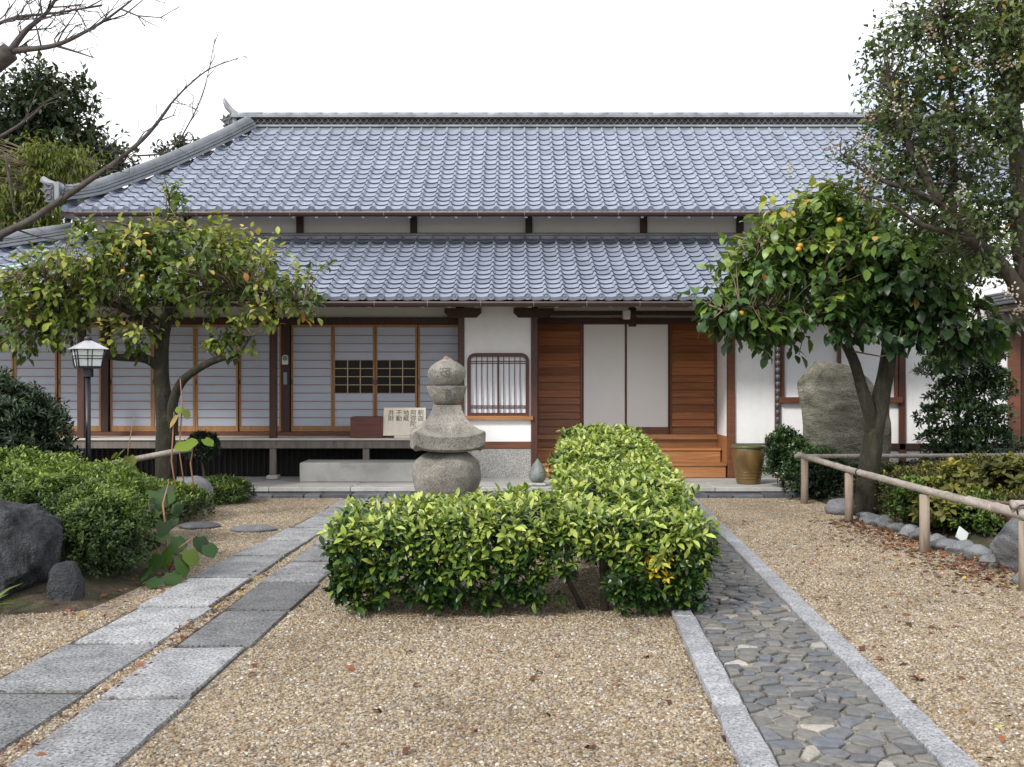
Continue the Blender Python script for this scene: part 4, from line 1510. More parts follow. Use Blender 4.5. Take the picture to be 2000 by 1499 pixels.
# neighbouring porch eave that shows at the edge, beside the big timber post
porch = thing('porch_roof', 'low tiled porch eave on a timber bracket, beside the red timber post', 'porch roof', (7.4, 15.7, 2.55))
for k in range(4):
    MB().bbox(6.98 + 0.02 * k, 9.2, 15.0, 16.1, 2.66 + 0.048 * k, 2.70 + 0.048 * k, 0.008).build('tile_course', M['tile_dark'], porch)
MB().bbox(7.05, 9.2, 15.05, 16.1, 2.56, 2.655, 0.01).build('eave_board', M['wood_grey'], porch)
MB().prism([(7.12, 2.52), (7.35, 2.30), (7.5, 2.30), (7.5, 2.56), (7.12, 2.56)], 15.6, 16.1).build('bracket', M['wood_grey'], porch)

# ---- small fittings on the hall
al = thing('alarm_box', 'small white box with a round dial on the dark veranda post', 'alarm', (FX(557, YS - .02), YS - 0.02, 2.0))
cx, cz = FX(557, 16.57), FZ(703, 16.57)
mb = MB(); mb.bbox(cx - .047, cx + .047, 16.545, 16.583, cz - .075, cz + .03, .008)
mb.tube([(cx, 16.545, cz + .03), (cx, 16.583, cz + .03)], .047, 18); mb.build('housing', M['device'], al)
mb = MB(); mb.tube([(cx, 16.538, cz + .025), (cx, 16.548, cz + .025)], .033, 16); mb.build('dial', M['device_blue'], al)
pl = MB(); cz2 = FZ(739, 16.57); pl.bbox(cx - .028, cx + .028, 16.572, 16.583, cz2 - .10, cz2 + .09, .003)
tag(pl.build('name_plate', M['device_blue']), 'narrow grey plate on the dark post below the alarm', 'plate')

# rain chain: cups on a chain by the timber post
rc_x, rc_y = FX(1519, 15.05), 15.05
rc = thing('rain_chain', 'dark rain chain of small cups hanging in front of the white wall', 'rain chain', (rc_x, rc_y, 0.1))
cup = MB(); cup.lathe([(0.016, -0.035), (0.022, -0.03), (0.036, 0.03), (0.031, 0.032), (0.018, -0.022)], (0, 0, 0), 12)
cup_me = cup.mesh('cup', M['tile_dark'])
z = 2.60
while z > 0.45:
    place('cup', cup_me, rc, Matrix.Translation((rc_x, rc_y, z)))
    z -= 0.098
mb = MB(); mb.tube([(rc_x, rc_y, 0.12), (rc_x, rc_y, 2.64)], 0.006, 5); mb.build('chain', M['tile_dark'], rc)

tag(MB().tube([P(-60, 540, 15.6), P(150, 494, 15.9)], 0.022, 8).build('pole', M['pipe']), 'pale blue green pole lying across the low roof tiles', 'pole')

# ================================================================== THINGS IN FRONT OF THE HALL
# granite step block
gb = thing('stone_step', 'long pale granite block set before the veranda as a step', 'stone step', (-2.0, 15.6, 0.118))
MB().bbox(FX(585, 15.4), FX(868, 15.4), 15.4, 16.02, 0.122, 0.40, 0.012).build('block', M['granite_lt'], gb)
MB().bbox(FX(578, 15.1), FX(700, 15.1), 15.0, 15.75, 0.10, 0.1215, 0.006).build('base_slab', M['granite_lt'], gb)
MB().bbox(FX(701, 15.1), FX(880, 15.1), 15.0, 15.75, 0.10, 0.1212, 0.006).build('base_slab', M['granite_lt'], gb)

# offering box on the veranda
ob = thing('offering_box', 'reddish brown wooden offering box on the veranda', 'box', (FX(715, 16.0), 16.1, 0.722))
x0, x1, zt_ = FX(684, 15.95), FX(748, 15.95), FZ(815, 15.95)
mb = MB()
mb.bbox(x0, x1, 15.95, 15.975, 0.726, zt_, .003); mb.bbox(x0, x1, 16.27, 16.295, 0.726, zt_, .003)
mb.box(x0 + .002, x0 + .025, 15.975, 16.27, 0.726, zt_ - .002); mb.box(x1 - .025, x1 - .002, 15.975, 16.27, 0.726, zt_ - .002)
mb.box(x0 + .025, x1 - .025, 15.975, 16.27, 0.726, 0.75)
mb.build('body', M['box_red'], ob)
for k in range(6):
    y = 16.0 + 0.046 * k
    MB().box(x0 + .025, x1 - .025, y, y + .018, zt_ - .03, zt_ - .008).build('slat', M['box_red'], ob)

# sign board with brush lettering
sb = thing('sign_board', 'pale wooden board brushed with black characters, leaning on the veranda', 'sign', (FX(790, 15.98), 16.0, 0.722))
bx0, bx1 = FX(749, 15.98), FX(831, 15.98)
bz0, bz1 = FZ(851, 15.98), FZ(797, 15.98)
y0b, y1b = 15.955, 16.055
tilt = (y1b - y0b) / (bz1 - bz0)
mb = MB()
vs = []
for yo in (0, 0.02):
    vs += [(bx0 - .02, y0b + yo, bz0), (bx1, y0b + yo, bz0), (bx1, y1b + yo, bz1), (bx0, y1b + yo, bz1)]
mb.add(vs, [(0, 1, 2, 3), (7, 6, 5, 4), (0, 4, 5, 1), (1, 5, 6, 2), (2, 6, 7, 3), (3, 7, 4, 0)])
sign_face = mb.build('board', M['sign_wood'], sb)
MB().bbox(FX(770, 16), FX(815, 16), 15.96, 16.2, 0.724, 0.755, .004).build('stand', M['sign_wood'], sb)
MB().box(FX(786, 16), FX(800, 16), 16.08, 16.1, 0.756, bz1 - .1).build('back_prop', M['sign_wood'], sb)
ang = math.atan2(bz1 - bz0, y1b - y0b)
cols = [('釈\n迦', 0.88), ('阿\n弥\n陀', 0.705), ('地\n蔵', 0.53), ('不\n動', 0.36), ('弁\n財', 0.175)]
for body, u in cols:
    me = text_mesh(body, 0.092, M['ink'], 'lettering', 0.0, 0.92)
    # lift slightly off the face of the board
    x = bx0 + (bx1 - bx0) * u
    zt2 = bz1 - 0.035
    yy = y0b + (zt2 - bz0) * tilt - 0.0022
    place('lettering', me, sign_face, Matrix.Translation((x, yy, zt2)) @ Matrix.Rotation(ang, 4, 'X'))

# ---- stone pagoda of five tiers
PX, PY = -0.578, 9.6
pg = thing('stone_pagoda', 'weathered granite five tiered stupa with ball, flared roof, bowl and jewel', 'stone pagoda', (PX, PY, 0.0))
ZP = lambda py: EYE + (HZ - py) / F * PY
def dent(mb, amp, seed, sc=9):
    out = []
    for x, y, z in mb.v:
        v = Vector((x, y, z)); d = Vector((x - PX, y - PY, 0))
        k = noise.fractal(v * sc + Vector((seed, 0, 0)), 1.0, 2.0, 4) * amp
        if d.length > 1e-4: v += d.normalized() * k
        out.append((v.x, v.y, v.z + k * 0.3))
    mb.v = out
    return mb
def fine(prof, m=6):
    """smooth resampling of a profile"""
    out = []
    for i in range(len(prof) - 1):
        p0, p1, p2, p3 = prof[max(i - 1, 0)], prof[i], prof[i + 1], prof[min(i + 2, len(prof) - 1)]
        for k in range(m):
            t = k / m
            out.append(tuple(0.5 * ((2 * p1[q]) + (-p0[q] + p2[q]) * t + (2 * p0[q] - 5 * p1[q] + 4 * p2[q] - p3[q]) * t * t + (-p0[q] + 3 * p1[q] - 3 * p2[q] + p3[q]) * t ** 3) for q in (0, 1)))
    out.append(prof[-1])
    return [(max(r, 0.002), z) for r, z in out]
mb = MB(); mb.bbox(PX - .34, PX + .34, PY - .34, PY + .34, 0.0, 0.17, .02); mb.build('plinth', M['pagoda'], pg)
mb = MB(); mb.bbox(PX - .28, PX + .28, PY - .28, PY + .28, 0.17, 0.53, .02); mb.build('base_cube', M['pagoda'], pg)
zb_, zt_ = 0.53, ZP(883)
H = zt_ - zb_
prof = fine([(0.19, zb_), (0.262, zb_ + H * .12), (0.304, zb_ + H * .40), (0.308, zb_ + H * .58), (0.282, zb_ + H * .80), (0.215, zb_ + H * .95), (0.17, zt_)])
mb = MB(); mb.lathe(prof, (PX, PY, 0), 56); dent(mb, 0.010, 1).build('ball', M['pagoda'], pg)
# flared square roof
mb = MB()
z_top, z_edge, z_bot = ZP(791), ZP(851), ZP(880)
secs = []
for t in np.linspace(0, 1, 9):
    hw = 0.116 + (0.318 - 0.116) * (0.38 * t + 0.62 * t ** 2.4)
    secs.append((hw, z_top + (z_edge - z_top) * (1 - (1 - t) ** 1.12), t, 0.0))
secs = secs[::-1]                                     # bottom to top
ring_n = 10
allsec = [(0.19, z_bot + .012, 1, .5), (0.285, z_bot, 1.0, .7), (0.314, z_bot + .022, 1.0, .9)] + [(h, z, t, 1.0) for h, z, t, _ in secs]
rot = R(9)
vs, fs = [], []
per = 4 * ring_n
for hw, z, t, up in allsec:
    for s_ in range(4):
        a0, a1 = R(45 + 90 * s_), R(135 + 90 * s_)
        c0, c1 = Vector((math.cos(a0), math.sin(a0))) * hw * 1.41421, Vector((math.cos(a1), math.sin(a1))) * hw * 1.41421
        for k in range(ring_n):
            u = k / ring_n
            p = c0.lerp(c1, u)
            cu = abs(2 * u - 1)
            p *= 1 - 0.05 * (cu ** 6)
            lift = 0.05 * cu ** 3 * (t ** 2) * up
            q = Vector((p.x * math.cos(rot) - p.y * math.sin(rot), p.x * math.sin(rot) + p.y * math.cos(rot)))
            vs.append((PX + q.x, PY + q.y, z + lift))
for i in range(len(allsec) - 1):
    for k in range(per):
        k2 = (k + 1) % per
        fs.append((i * per + k, i * per + k2, (i + 1) * per + k2, (i + 1) * per + k))
fs.append(tuple(range(per - 1, -1, -1))); fs.append(tuple((len(allsec) - 1) * per + k for k in range(per)))
mb.add(vs, fs, True); dent(mb, 0.006, 4, 12)
rf = mb.build('flared_roof', M['pagoda'], pg)
bev = rf.modifiers.new('split', 'EDGE_SPLIT'); bev.split_angle = R(42)
zb_, zt_ = ZP(791) , ZP(753.5)
H = zt_ - zb_
bowl_prof = fine([(0.085, zb_), (0.112, zb_ + H * .06), (0.148, zb_ + H * .38), (0.170, zb_ + H * .75), (0.177, zb_ + H * .93), (0.168, zt_ - .004), (0.09, zt_ - .003)])
mb = MB(); mb.lathe(bowl_prof, (PX, PY, 0), 48); dent(mb, 0.006, 7, 12).build('bowl', M['pagoda'], pg)
zb_, zt_ = ZP(753), ZP(698)
H = zt_ - zb_
jewel_prof = fine([(0.098, zb_), (0.125, zb_ + H * .07), (0.158, zb_ + H * .26), (0.169, zb_ + H * .44), (0.158, zb_ + H * .60), (0.118, zb_ + H * .76), (0.058, zb_ + H * .89), (0.032, zb_ + H * .96), (0.004, zt_)])
mb = MB(); mb.lathe(jewel_prof, (PX, PY, 0), 48); dent(mb, 0.006, 9, 12).build('jewel', M['pagoda'], pg)
mb = MB(); mb.lathe([(0.026, zt_ - .028), (0.03, zt_ - .016), (0.02, zt_ + .002), (0.004, zt_ + .008)], (PX - .005, PY - .012, 0), 12); mb.build('worn_tip', mat_flat('worn_red_tip', (0.30, 0.14, 0.10), 0.9, 0, 0.4, 60), pg)
# carved seed letters, laid on as dark strips that follow the curve
def carve(prof, body, zc, size, ang0):
    me = text_mesh(body, size, M['carved'], 'carved_letter')
    zs = [p[1] for p in prof]; rs = [p[0] for p in prof]
    hgt = [v.co.y for v in me.vertices]
    if not hgt: return
    mid = (max(hgt) + min(hgt)) / 2
    bm = bmesh.new(); bm.from_mesh(me)
    bmesh.ops.subdivide_edges(bm, edges=bm.edges[:], cuts=1)
    bm.to_mesh(me); bm.free()
    for v in me.vertices:
        z = zc + (v.co.y - mid)
        r_ = float(np.interp(z, zs, rs)) + 0.005
        a = ang0 + v.co.x / r_
        v.co = (PX + r_ * math.sin(a), PY - r_ * math.cos(a), z)
    place('carved_letter', me, pg, Matrix.Identity(4))
carve(jewel_prof, 'ख', ZP(728), 0.13, R(-2))
carve(bowl_prof, 'ह', ZP(771), 0.12, R(6))

# ---- bronze lotus bud finial on its stone, beside the entrance
fx, fy = FX(1050, 14.95), 14.95
fn = thing('lotus_bud', 'small grey lotus bud finial on a stone foot near the steps', 'finial', (fx, fy, 0.118))
MB().bbox(fx - .12, fx + .12, fy - .12, fy + .12, 0.119, 0.165, .02).build('foot', M['granite_lt'], fn)
mb = MB()
n = 40
prof = fine([(0.06, 0.165), (0.105, 0.20), (0.122, 0.26), (0.112, 0.32), (0.075, 0.40), (0.03, 0.46), (0.006, 0.495)])
vs, fs = [], []
for r_, z in prof:
    for k in range(n):
        th = 2 * math.pi * k / n
        q = r_ * (1 - 0.05 * abs(math.sin(th * 4)) ** 0.5 * min(1, (0.5 - z) * 6))
        vs.append((fx + q * math.cos(th), fy + q * math.sin(th), z))
for i in range(len(prof) - 1):
    for k in range(n):
        fs.append((i * n + k, i * n + (k + 1) % n, (i + 1) * n + (k + 1) % n, (i + 1) * n + k))
fs.append(tuple(range(n - 1, -1, -1)))
mb.add(vs, fs, True); mb.build('bud', M['bronze'], fn)

# ---- big glazed pot
qx, qy = FX(1461.5, 15.25), 15.25
pt = thing('glazed_pot', 'large brown glazed pot by the red timber post of the entrance', 'pot', (qx, qy, 0.118))
mb = MB()
prof = fine([(0.155, 0.119), (0.165, 0.14), (0.20, 0.32), (0.225, 0.50), (0.222, 0.60), (0.212, 0.635)], 4)
prof += [(0.20, 0.64), (0.195, 0.60), (0.18, 0.45)]
mb.lathe(prof, (qx, qy, 0), 40); pot_body = mb.build('body', M['pot'], pt)
mb = MB(); mb.lathe([(0.214, 0.615), (0.238, 0.63), (0.242, 0.65), (0.23, 0.662), (0.208, 0.66), (0.200, 0.63)], (qx, qy, 0), 40); mb.build('rim', M['pot_rim'], pot_body)
for k in range(3):
    mb = MB(); z = 0.20 + 0.045 * k
    r_ = float(np.interp(z, [0.14, 0.32, 0.5], [0.165, 0.20, 0.225])) + .002
    mb.tube([(qx + r_ * math.cos(a), qy + r_ * math.sin(a), z) for a in np.linspace(0, 2 * math.pi, 33)], 0.006, 5); mb.build('band', M['pot'], pot_body)

# ---- garden lamp
lx, ly = FX(172, 12.0), 12.0
lp = thing('garden_lamp', 'black post lamp with a square latticed lantern and grey hipped cap', 'lamp', (lx, ly, 0.1))
ZL = lambda py: EYE + (HZ - py) / F * 12.0
rl = R(33)
def rq(x, y): return (lx + x * math.cos(rl) - y * math.sin(rl), ly + x * math.sin(rl) + y * math.cos(rl))
def frustum(mb, h0, z0, h1, z1, mi=0):
    vs = []
    for h, z in ((h0, z0), (h1, z1)):
        for sx, sy in ((-1, -1), (1, -1), (1, 1), (-1, 1)):
            a = rq(sx * h, sy * h); vs.append((a[0], a[1], z))
    mb.add(vs, [(3, 2, 1, 0), (4, 5, 6, 7), (0, 1, 5, 4), (1, 2, 6, 5), (2, 3, 7, 6), (3, 0, 4, 7)], False, mi)
    return mb
z0, z1 = ZL(716), ZL(683)
frustum(MB(), 0.112, z0 + .004, 0.142, z1 - .004).build('lamp_glass', M['lamp_glass'], lp)
frustum(MB(), 0.122, z0 - .022, 0.126, z0 + .003).build('lantern_base', M['black'], lp)
lamp_cap = frustum(frustum(MB(), 0.185, z1 + .002, 0.178, z1 + .008), 0.178, z1 + .0085, 0.035, z1 + .098).build('lamp_cap', M['lamp_roof'], lp)
mb = MB(); mb.lathe([(0.035, z1 + .095), (0.04, z1 + .105), (0.04, z1 + .13), (0.02, z1 + .15)], (lx, ly, 0), 12); mb.build('cap_knob', M['black'], lamp_cap)
mb = MB()
for sx, sy in ((-1, -1), (1, -1), (1, 1), (-1, 1)):
    a, b = rq(sx * .119, sy * .119), rq(sx * .147, sy * .147)
    mb.tube([(*a, z0), (*b, z1)], 0.009, 6)
for side in range(4):
    for u in (-0.22, 0.12) if side % 2 == 0 else (-0.12, 0.22):
        def fp(u_, h): 
            q = [(u_ * h, -h), (h, u_ * h), (-u_ * h, h), (-h, -u_ * h)][side]
            return rq(*q)
        mb.tube([(*fp(u, .119), z0), (*fp(u, .147), z1)], 0.0045, 5)
    for zz in (0.46, 0.62):
        h = .119 + (.147 - .119) * zz
        mb.tube([(*fp(-1, h), z0 + (z1 - z0) * zz), (*fp(1, h), z0 + (z1 - z0) * zz)], 0.0045, 5)
mb.build('lantern_lattice', M['black'], lp)
MB().bbox(lx - .045, lx + .045, ly - .045, ly + .045, z0 - .12, z0 - .024, .006).build('socket', M['black'], lp)
mb = MB(); mb.tube([(lx, ly, 0.0), (lx, ly, z0 - .118)], 0.029, 14); mb.build('pole', M['black'], lp)

# ---- bamboo rail fence beside the garden bed
fence = thing('bamboo_fence', 'low bamboo rail fence on timber posts around the garden bed', 'fence', (3.78, 11.0, 0.0))
fposts = [(3.73, 13.78, 0.58), (3.76, 12.06, 0.545), (3.79, 9.93, 0.535), (3.86, 8.13, 0.53)]
random.seed(4)
for i, (x, y, h) in enumerate(fposts):
    r_ = 0.046
    mb = MB(); mb.tube([(x, y, -.05), (x + .003, y, h * .5), (x, y, h)], [r_ * 1.04, r_, r_ * .97], 10); mb.build('post', M['fence_post'], fence, loc=(0, y - 11, 0))
def bamboo(pts, r, name, parent, node=0.34):
    pts = [Vector(p) for p in pts]
    P_, R_ = [], []
    for a, b in zip(pts[:-1], pts[1:]):
        ln = (b - a).length
        m = max(1, int(ln / node))
        for k in range(m):
            for t, s_ in ((0.0, 1.10), (0.05, 1.0), (0.93, 1.0)):
                P_.append(a.lerp(b, (k + t) / m)); R_.append(r * s_)
    P_.append(pts[-1]); R_.append(r)
    mb = MB(); mb.tube(P_, R_, 12)
    return mb.build(name, M['bamboo'], parent)
bamboo([(3.72, 14.0, .615), (3.755, 12.06, .585), (3.80, 9.93, .575), (3.83, 8.6, .572)], 0.036, 'rail', fence)
bamboo([(3.845, 9.1, .572), (3.865, 8.1, .572), (3.93, 6.5, .57)], 0.042, 'rail', fence, 0.5)
bamboo([(3.80, 8.22, .64), (9.0, 8.35, .64)], 0.036, 'rail', fence, 0.4)
bamboo([(3.62, 13.84, .605), (6.3, 13.86, .615), (9.5, 13.9, .63)], 0.028, 'rail', fence, 0.5)
for x, y, z in ((3.765, 11.7, .583), (3.86, 8.16, .60)):
    mb = MB(); mb.tube([(x + .045 * math.cos(a), y, z + .045 * math.sin(a)) for a in np.linspace(0, 2 * math.pi, 13)], 0.007, 5); mb.build('binding', M['black'], fence)
for x, y in ((5.6, 13.86), (7.4, 13.88)):
    mb = MB(); mb.tube([(x, y, 0), (x, y, .59)], .04, 10); mb.build('post', M['fence_post'], fence)

# ---- leaning bamboo pole in the garden bed on the other side
bf = thing('leaning_rail', 'grey bamboo rail sloping across the tree trunk beside the lamp', 'rail', (-4.2, 12.6, 0.1))
bamboo([P(120, 925, 12.4), P(375, 876, 12.9)], 0.036, 'rail', bf, 0.7)
mb = MB(); mb.tube([P(247, 1005, 12.62), P(246, 908, 12.62)], .036, 10); mb.build('post', M['wood_post'], bf)
mb = MB(); mb.tube([P(128, 1005, 12.42), P(127, 930, 12.42)], .036, 10); mb.build('post', M['wood_post'], bf)

# ================================================================== ROCKS
def stele_shape(p):
    q = Vector([math.copysign(abs(c_) ** 0.80, c_) for c_ in p])
    t = (q.z + 1) / 2
    q.x *= 1.02 - 0.10 * t
    q.x += 0.06 * (1 - t)
    if q.x > 0 and q.z > 0.3: q.z -= 0.34 * q.x * (q.z - 0.3) * 1.6
    return q
def block_shape(p):
    q = p.copy()
    for i in range(3):
        q[i] = math.copysign(abs(q[i]) ** 0.72, q[i])
    return q
rock('standing_stone', 'tall broad greenish standing stone behind the forked tree trunk', 'standing stone', M['rock_green'], (1.30, 0.70, 1.98), (FX(1640, 14.75), 14.75, -0.03), 31, 24, 0.66, 0.09, sub=5, shape=stele_shape)
rock('boulder', 'large dark grey boulder beside the clipped azalea bush', 'boulder', M['rock_dark'], (1.30, 0.95, 0.90), (-3.90, 7.85, -0.07), 8, 30, 0.62, 0.16, sub=6, shape=block_shape)
rock('garden_rock', 'small dark rock leaning against the large dark boulder', 'rock', M['rock_dark'], (0.24, 0.30, 0.40), (-3.16, 7.66, -0.10), 12, 18, 0.6, 0.12, shape=block_shape)
rock('garden_rock', 'rounded pale grey rock at the foot of the tree, near the veranda', 'rock', M['rock_grey'], (0.50, 0.42, 0.44), (FX(378, 13.4), 13.4, -0.05), 3, 8, 0.82, 0.05)
rock('garden_rock', 'tall blue grey rock behind the bamboo fence post', 'rock', M['rock_grey'], (0.62, 0.55, 0.62), (4.30, 8.95, -0.07), 23, 16, 0.64, 0.09, sub=5)
rock('garden_rock', 'small blue grey stone at the foot of the bamboo fence post', 'rock', M['rock_grey'], (0.20, 0.18, 0.15), (3.98, 8.35, -0.02), 6, 10, 0.7, 0.08, sub=3)
rock('garden_rock', 'low grey rock where the bamboo fence meets the bed corner', 'rock', M['rock_grey'], (0.42, 0.36, 0.22), (3.90, 12.75, -0.03), 17, 10, 0.7, 0.08, sub=3)
random.seed(9)
for i in range(11):
    t = i / 10
    y = 12.2 - t * 3.0
    rock('edging_rock', 'small rough edging stone in the row beside the bamboo fence', 'rock', M['rock_grey'],
         (random.uniform(.22, .30), random.uniform(.26, .36), random.uniform(.12, .17)), (3.98 + 0.14 * t + random.uniform(-.03, .03), y, -0.02), 40 + i, 18, 0.58, 0.14, sub=3, group='stones edging the fenced bed', rot=random.uniform(0, 3))
rock('stepping_stone', 'flat grey oval stepping stone in gravel beside the slab path', 'stepping stone', M['rock_grey'], (0.50, 0.34, 0.075), (FX(493, 11.3), 11.35, -0.014), 51, 6, 0.9, 0.03, sub=3)
rock('stepping_stone', 'flat dark stepping stone in gravel half behind the broad leaved plant', 'stepping stone', M['slate'], (0.46, 0.34, 0.075), (FX(385, 11.5), 11.6, -0.014), 52, 8, 0.85, 0.04, sub=3)
# shallow brown planter and tipped tray in the fenced bed
pp = thing('planter', 'shallow reddish brown planter bowl among the ground cover', 'planter', (FX(1985, 10.6), 10.6, 0.12))
mb = MB(); mb.lathe([(0.26, 0.16), (0.30, 0.28), (0.37, 0.40), (0.385, 0.425), (0.36, 0.43), (0.33, 0.40)], (FX(1985, 10.6), 10.6, 0), 32); mb.build('bowl', mat_flat('planter_clay', (0.13, 0.065, 0.05), 0.6), pp)
mb = MB(); mb.lathe([(0.30, 0.38), (0.332, 0.40)], (FX(1985, 10.6), 10.6, 0), 32); mb.build('soil', M['soil'], pp)
mb = MB()
c = GP(1878, 1046, 0.08)
fr = Matrix.Translation(c) @ Matrix.Rotation(R(38), 4, 'Y') @ Matrix.Rotation(R(55), 4, 'X')
vs = [fr @ Vector(v) for v in ((-.055, -.07, 0), (.055, -.07, 0), (.055, .07, 0), (-.055, .07, 0), (-.055, -.07, .012), (.055, -.07, .012), (.055, .07, .012), (-.055, .07, .012))]
mb.add(vs, [(3, 2, 1, 0), (4, 5, 6, 7), (0, 1, 5, 4), (1, 2, 6, 5), (2, 3, 7, 6), (3, 0, 4, 7)])
tag(mb.build('plant_marker', M['lamp_glass']), 'small pale tilted plate stuck in leaf litter by the edging stones', 'plate')

# ================================================================== PLANTS
# ---- clipped hedge, L-shaped
hedge = thing('clipped_hedge', 'clipped L shaped hedge of glossy yellow green leaves', 'hedge', (0.2, 8.0, 0))
def hedge_points():
    n_front, n_arm = 2300, 3400
    B, A = [], []
    def lump(p): return 0.085 * noise.noise(Vector(p) * 2.4) + 0.03 * noise.noise(Vector(p) * 6)
    # front wing: X -1.27..1.34, Y 7.15..8.3
    for _ in range(n_front):
        u = rng.random()
        if u < 0.40: f = 'front'
        elif u < 0.76: f = 'top'
        elif u < 0.86: f = 'left'
        elif u < 0.95: f = 'right'
        else: f = 'back'
        x, y, z = rng.uniform(-1.19, 1.27), rng.uniform(7.2, 8.3), rng.uniform(0.05, 0.66)
        top = 0.60 + 0.035 * math.sin(x * 2.2 + 1) + 0.03 * (y - 7.2)
        nrm = {'front': (0, -1, .35), 'top': (0, -.15, 1), 'left': (-1, -.2, .4), 'right': (1, -.2, .4), 'back': (0, 1, .4)}[f]
        if f == 'front': y = 7.16 + 0.10 * max(0, (z - .47) / .2) ** 2 + 0.12 * max(0, (0.3 - z) / .3)
        if f == 'top': z = top - 0.10 * max(0, (abs(x) - 1.05) / .25) ** 2
        if f == 'left': x = -1.19 + 0.10 * max(0, (z - .47) / .2) ** 2 + 0.16 * max(0, (0.35 - z) / .3)
        if f == 'right': x = 1.29 - 0.06 * max(0, (z - .47) / .2) ** 2 - 0.16 * max(0, (0.35 - z) / .3)
        if f == 'back': y = 8.3
        z = min(z, top)
        if z < 0.09 + 0.06 * math.sin(x * 5) : 
            if rng.random() < 0.7: continue
        if f in ('front', 'back') and 0.24 < x < 0.62 and 0.08 < z < 0.34 + 0.06 * math.sin(x * 14) and rng.random() < 0.94: continue
        if f in ('front',) and -0.38 < x < -0.18 and z < 0.22 and rng.random() < 0.7: continue
        d = lump((x, y, z)) - abs(rng.normal(0, 0.035))
        nv = Vector(nrm).normalized()
        B.append((x + nv.x * d, y + nv.y * d, z + nv.z * d)); A.append(nrm)
    for _ in range(n_arm):
        y = 8.2 + 4.5 * rng.random() ** 0.8
        k = (y - 8.2) / 4.4
        xl, xr = 0.36 + 0.26 * k, 1.36 + 0.16 * k
        top = 0.64 + 0.30 * k + 0.02 * math.sin(y * 3)
        u = rng.random()
        x, z = rng.uniform(xl, xr), rng.uniform(0.15, top)
        if u < 0.62: z = top - 0.07 * max(0, (abs(x - (xl + xr) / 2) - .33) / .17) ** 2; nrm = (0, -.25, 1)
        elif u < 0.80: x = xl; nrm = (-1, -.2, .5)
        elif u < 0.95: x = xr; nrm = (1, -.2, .5)
        else: y = 12.65; nrm = (0, 1, .4)
        if z < 0.2: continue
        d = lump((x, y, z)) - abs(rng.normal(0, 0.03))
        nv = Vector(nrm).normalized()
        B.append((x + nv.x * d, y + nv.y * d, z + nv.z * d)); A.append(nrm)
    return np.array(B), np.array(A, float)
hb, ha = hedge_points()
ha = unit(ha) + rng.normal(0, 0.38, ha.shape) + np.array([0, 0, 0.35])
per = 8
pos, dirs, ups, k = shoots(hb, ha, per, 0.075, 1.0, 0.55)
shoot_tone = np.repeat(np.clip(rng.beta(1.3, 1.2, len(hb)) + 0.16 * np.clip(vnoise(hb, 1.6), -1, 1) + 0.30 * np.clip((hb[:, 2] - .42) / .2, -1, 1), 0, 1), per)  # growth, plus painted light: paler towards the top, darker towards the foot
leaf_tone = np.clip(0.12 + 0.82 * shoot_tone * (0.25 + 0.75 * k) + rng.normal(0, 0.06, len(k)), 0.02, 0.85)
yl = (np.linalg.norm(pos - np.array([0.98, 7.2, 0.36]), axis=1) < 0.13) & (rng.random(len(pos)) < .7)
leaf_tone[yl] = 0.99
leaf_tone[rng.random(len(leaf_tone)) < 0.0012] = 1.0
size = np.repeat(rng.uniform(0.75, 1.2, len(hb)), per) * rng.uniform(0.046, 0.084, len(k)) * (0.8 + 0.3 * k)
# darker old leaves filling the inside
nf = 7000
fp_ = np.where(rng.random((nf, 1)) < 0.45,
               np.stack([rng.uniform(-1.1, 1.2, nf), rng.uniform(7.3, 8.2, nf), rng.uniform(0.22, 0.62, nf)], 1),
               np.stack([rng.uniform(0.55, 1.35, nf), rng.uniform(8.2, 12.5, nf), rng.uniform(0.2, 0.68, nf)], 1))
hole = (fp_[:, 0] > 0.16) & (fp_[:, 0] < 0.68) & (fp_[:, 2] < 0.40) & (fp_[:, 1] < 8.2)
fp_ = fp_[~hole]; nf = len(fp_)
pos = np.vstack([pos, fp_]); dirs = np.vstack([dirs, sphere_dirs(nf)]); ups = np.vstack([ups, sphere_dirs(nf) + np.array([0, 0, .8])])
leaf_tone = np.concatenate([leaf_tone, rng.uniform(0.0, 0.25, nf)]); size = np.concatenate([size, rng.uniform(0.06, 0.085, nf)])
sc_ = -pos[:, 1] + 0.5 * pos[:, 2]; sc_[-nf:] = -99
leaves(hedge, pos, dirs, ups, size, leaf_tone, LEAF, M['leaf_hedge'], 280, 'foliage', sc_)
random.seed(2)
for x, y, lean, r_ in ((-0.98, 7.42, .04, .022), (-0.42, 7.6, -.05, .016), (-0.1, 7.75, .06, .015), (0.64, 7.42, -.02, .026), (0.50, 7.5, -.22, .017), (1.05, 7.7, .05, .018), (0.8, 9.0, .03, .02), (0.95, 10.4, .02, .02), (1.05, 11.8, .02, .02)):
    mb = MB(); mb.tube([(x, y, -.02), (x + lean * .4, y, .16), (x + lean, y + .03, .36), (x + lean * 1.5, y + .05, .6)], [r_ * 1.15, r_, r_ * .8, r_ * .5], 8); mb.build('stem', M['bark_dark'], hedge, loc=(x - .2, y - 8, 0))

mb = MB()
for i in rng.choice(len(hb), 420, replace=False):
    a = Vector(hb[i]); c_ = Vector((a.x * .9 + .05, a.y + .12, max(.06, a.z - .22)))
    mb.tube([c_, (a + c_) / 2 + Vector(rng.normal(0, .015, 3)), a], [.005, .004, .002], 4, False)
o = mb.build('twigs', M['bark_dark'], hedge); o['kind'] = 'stuff'

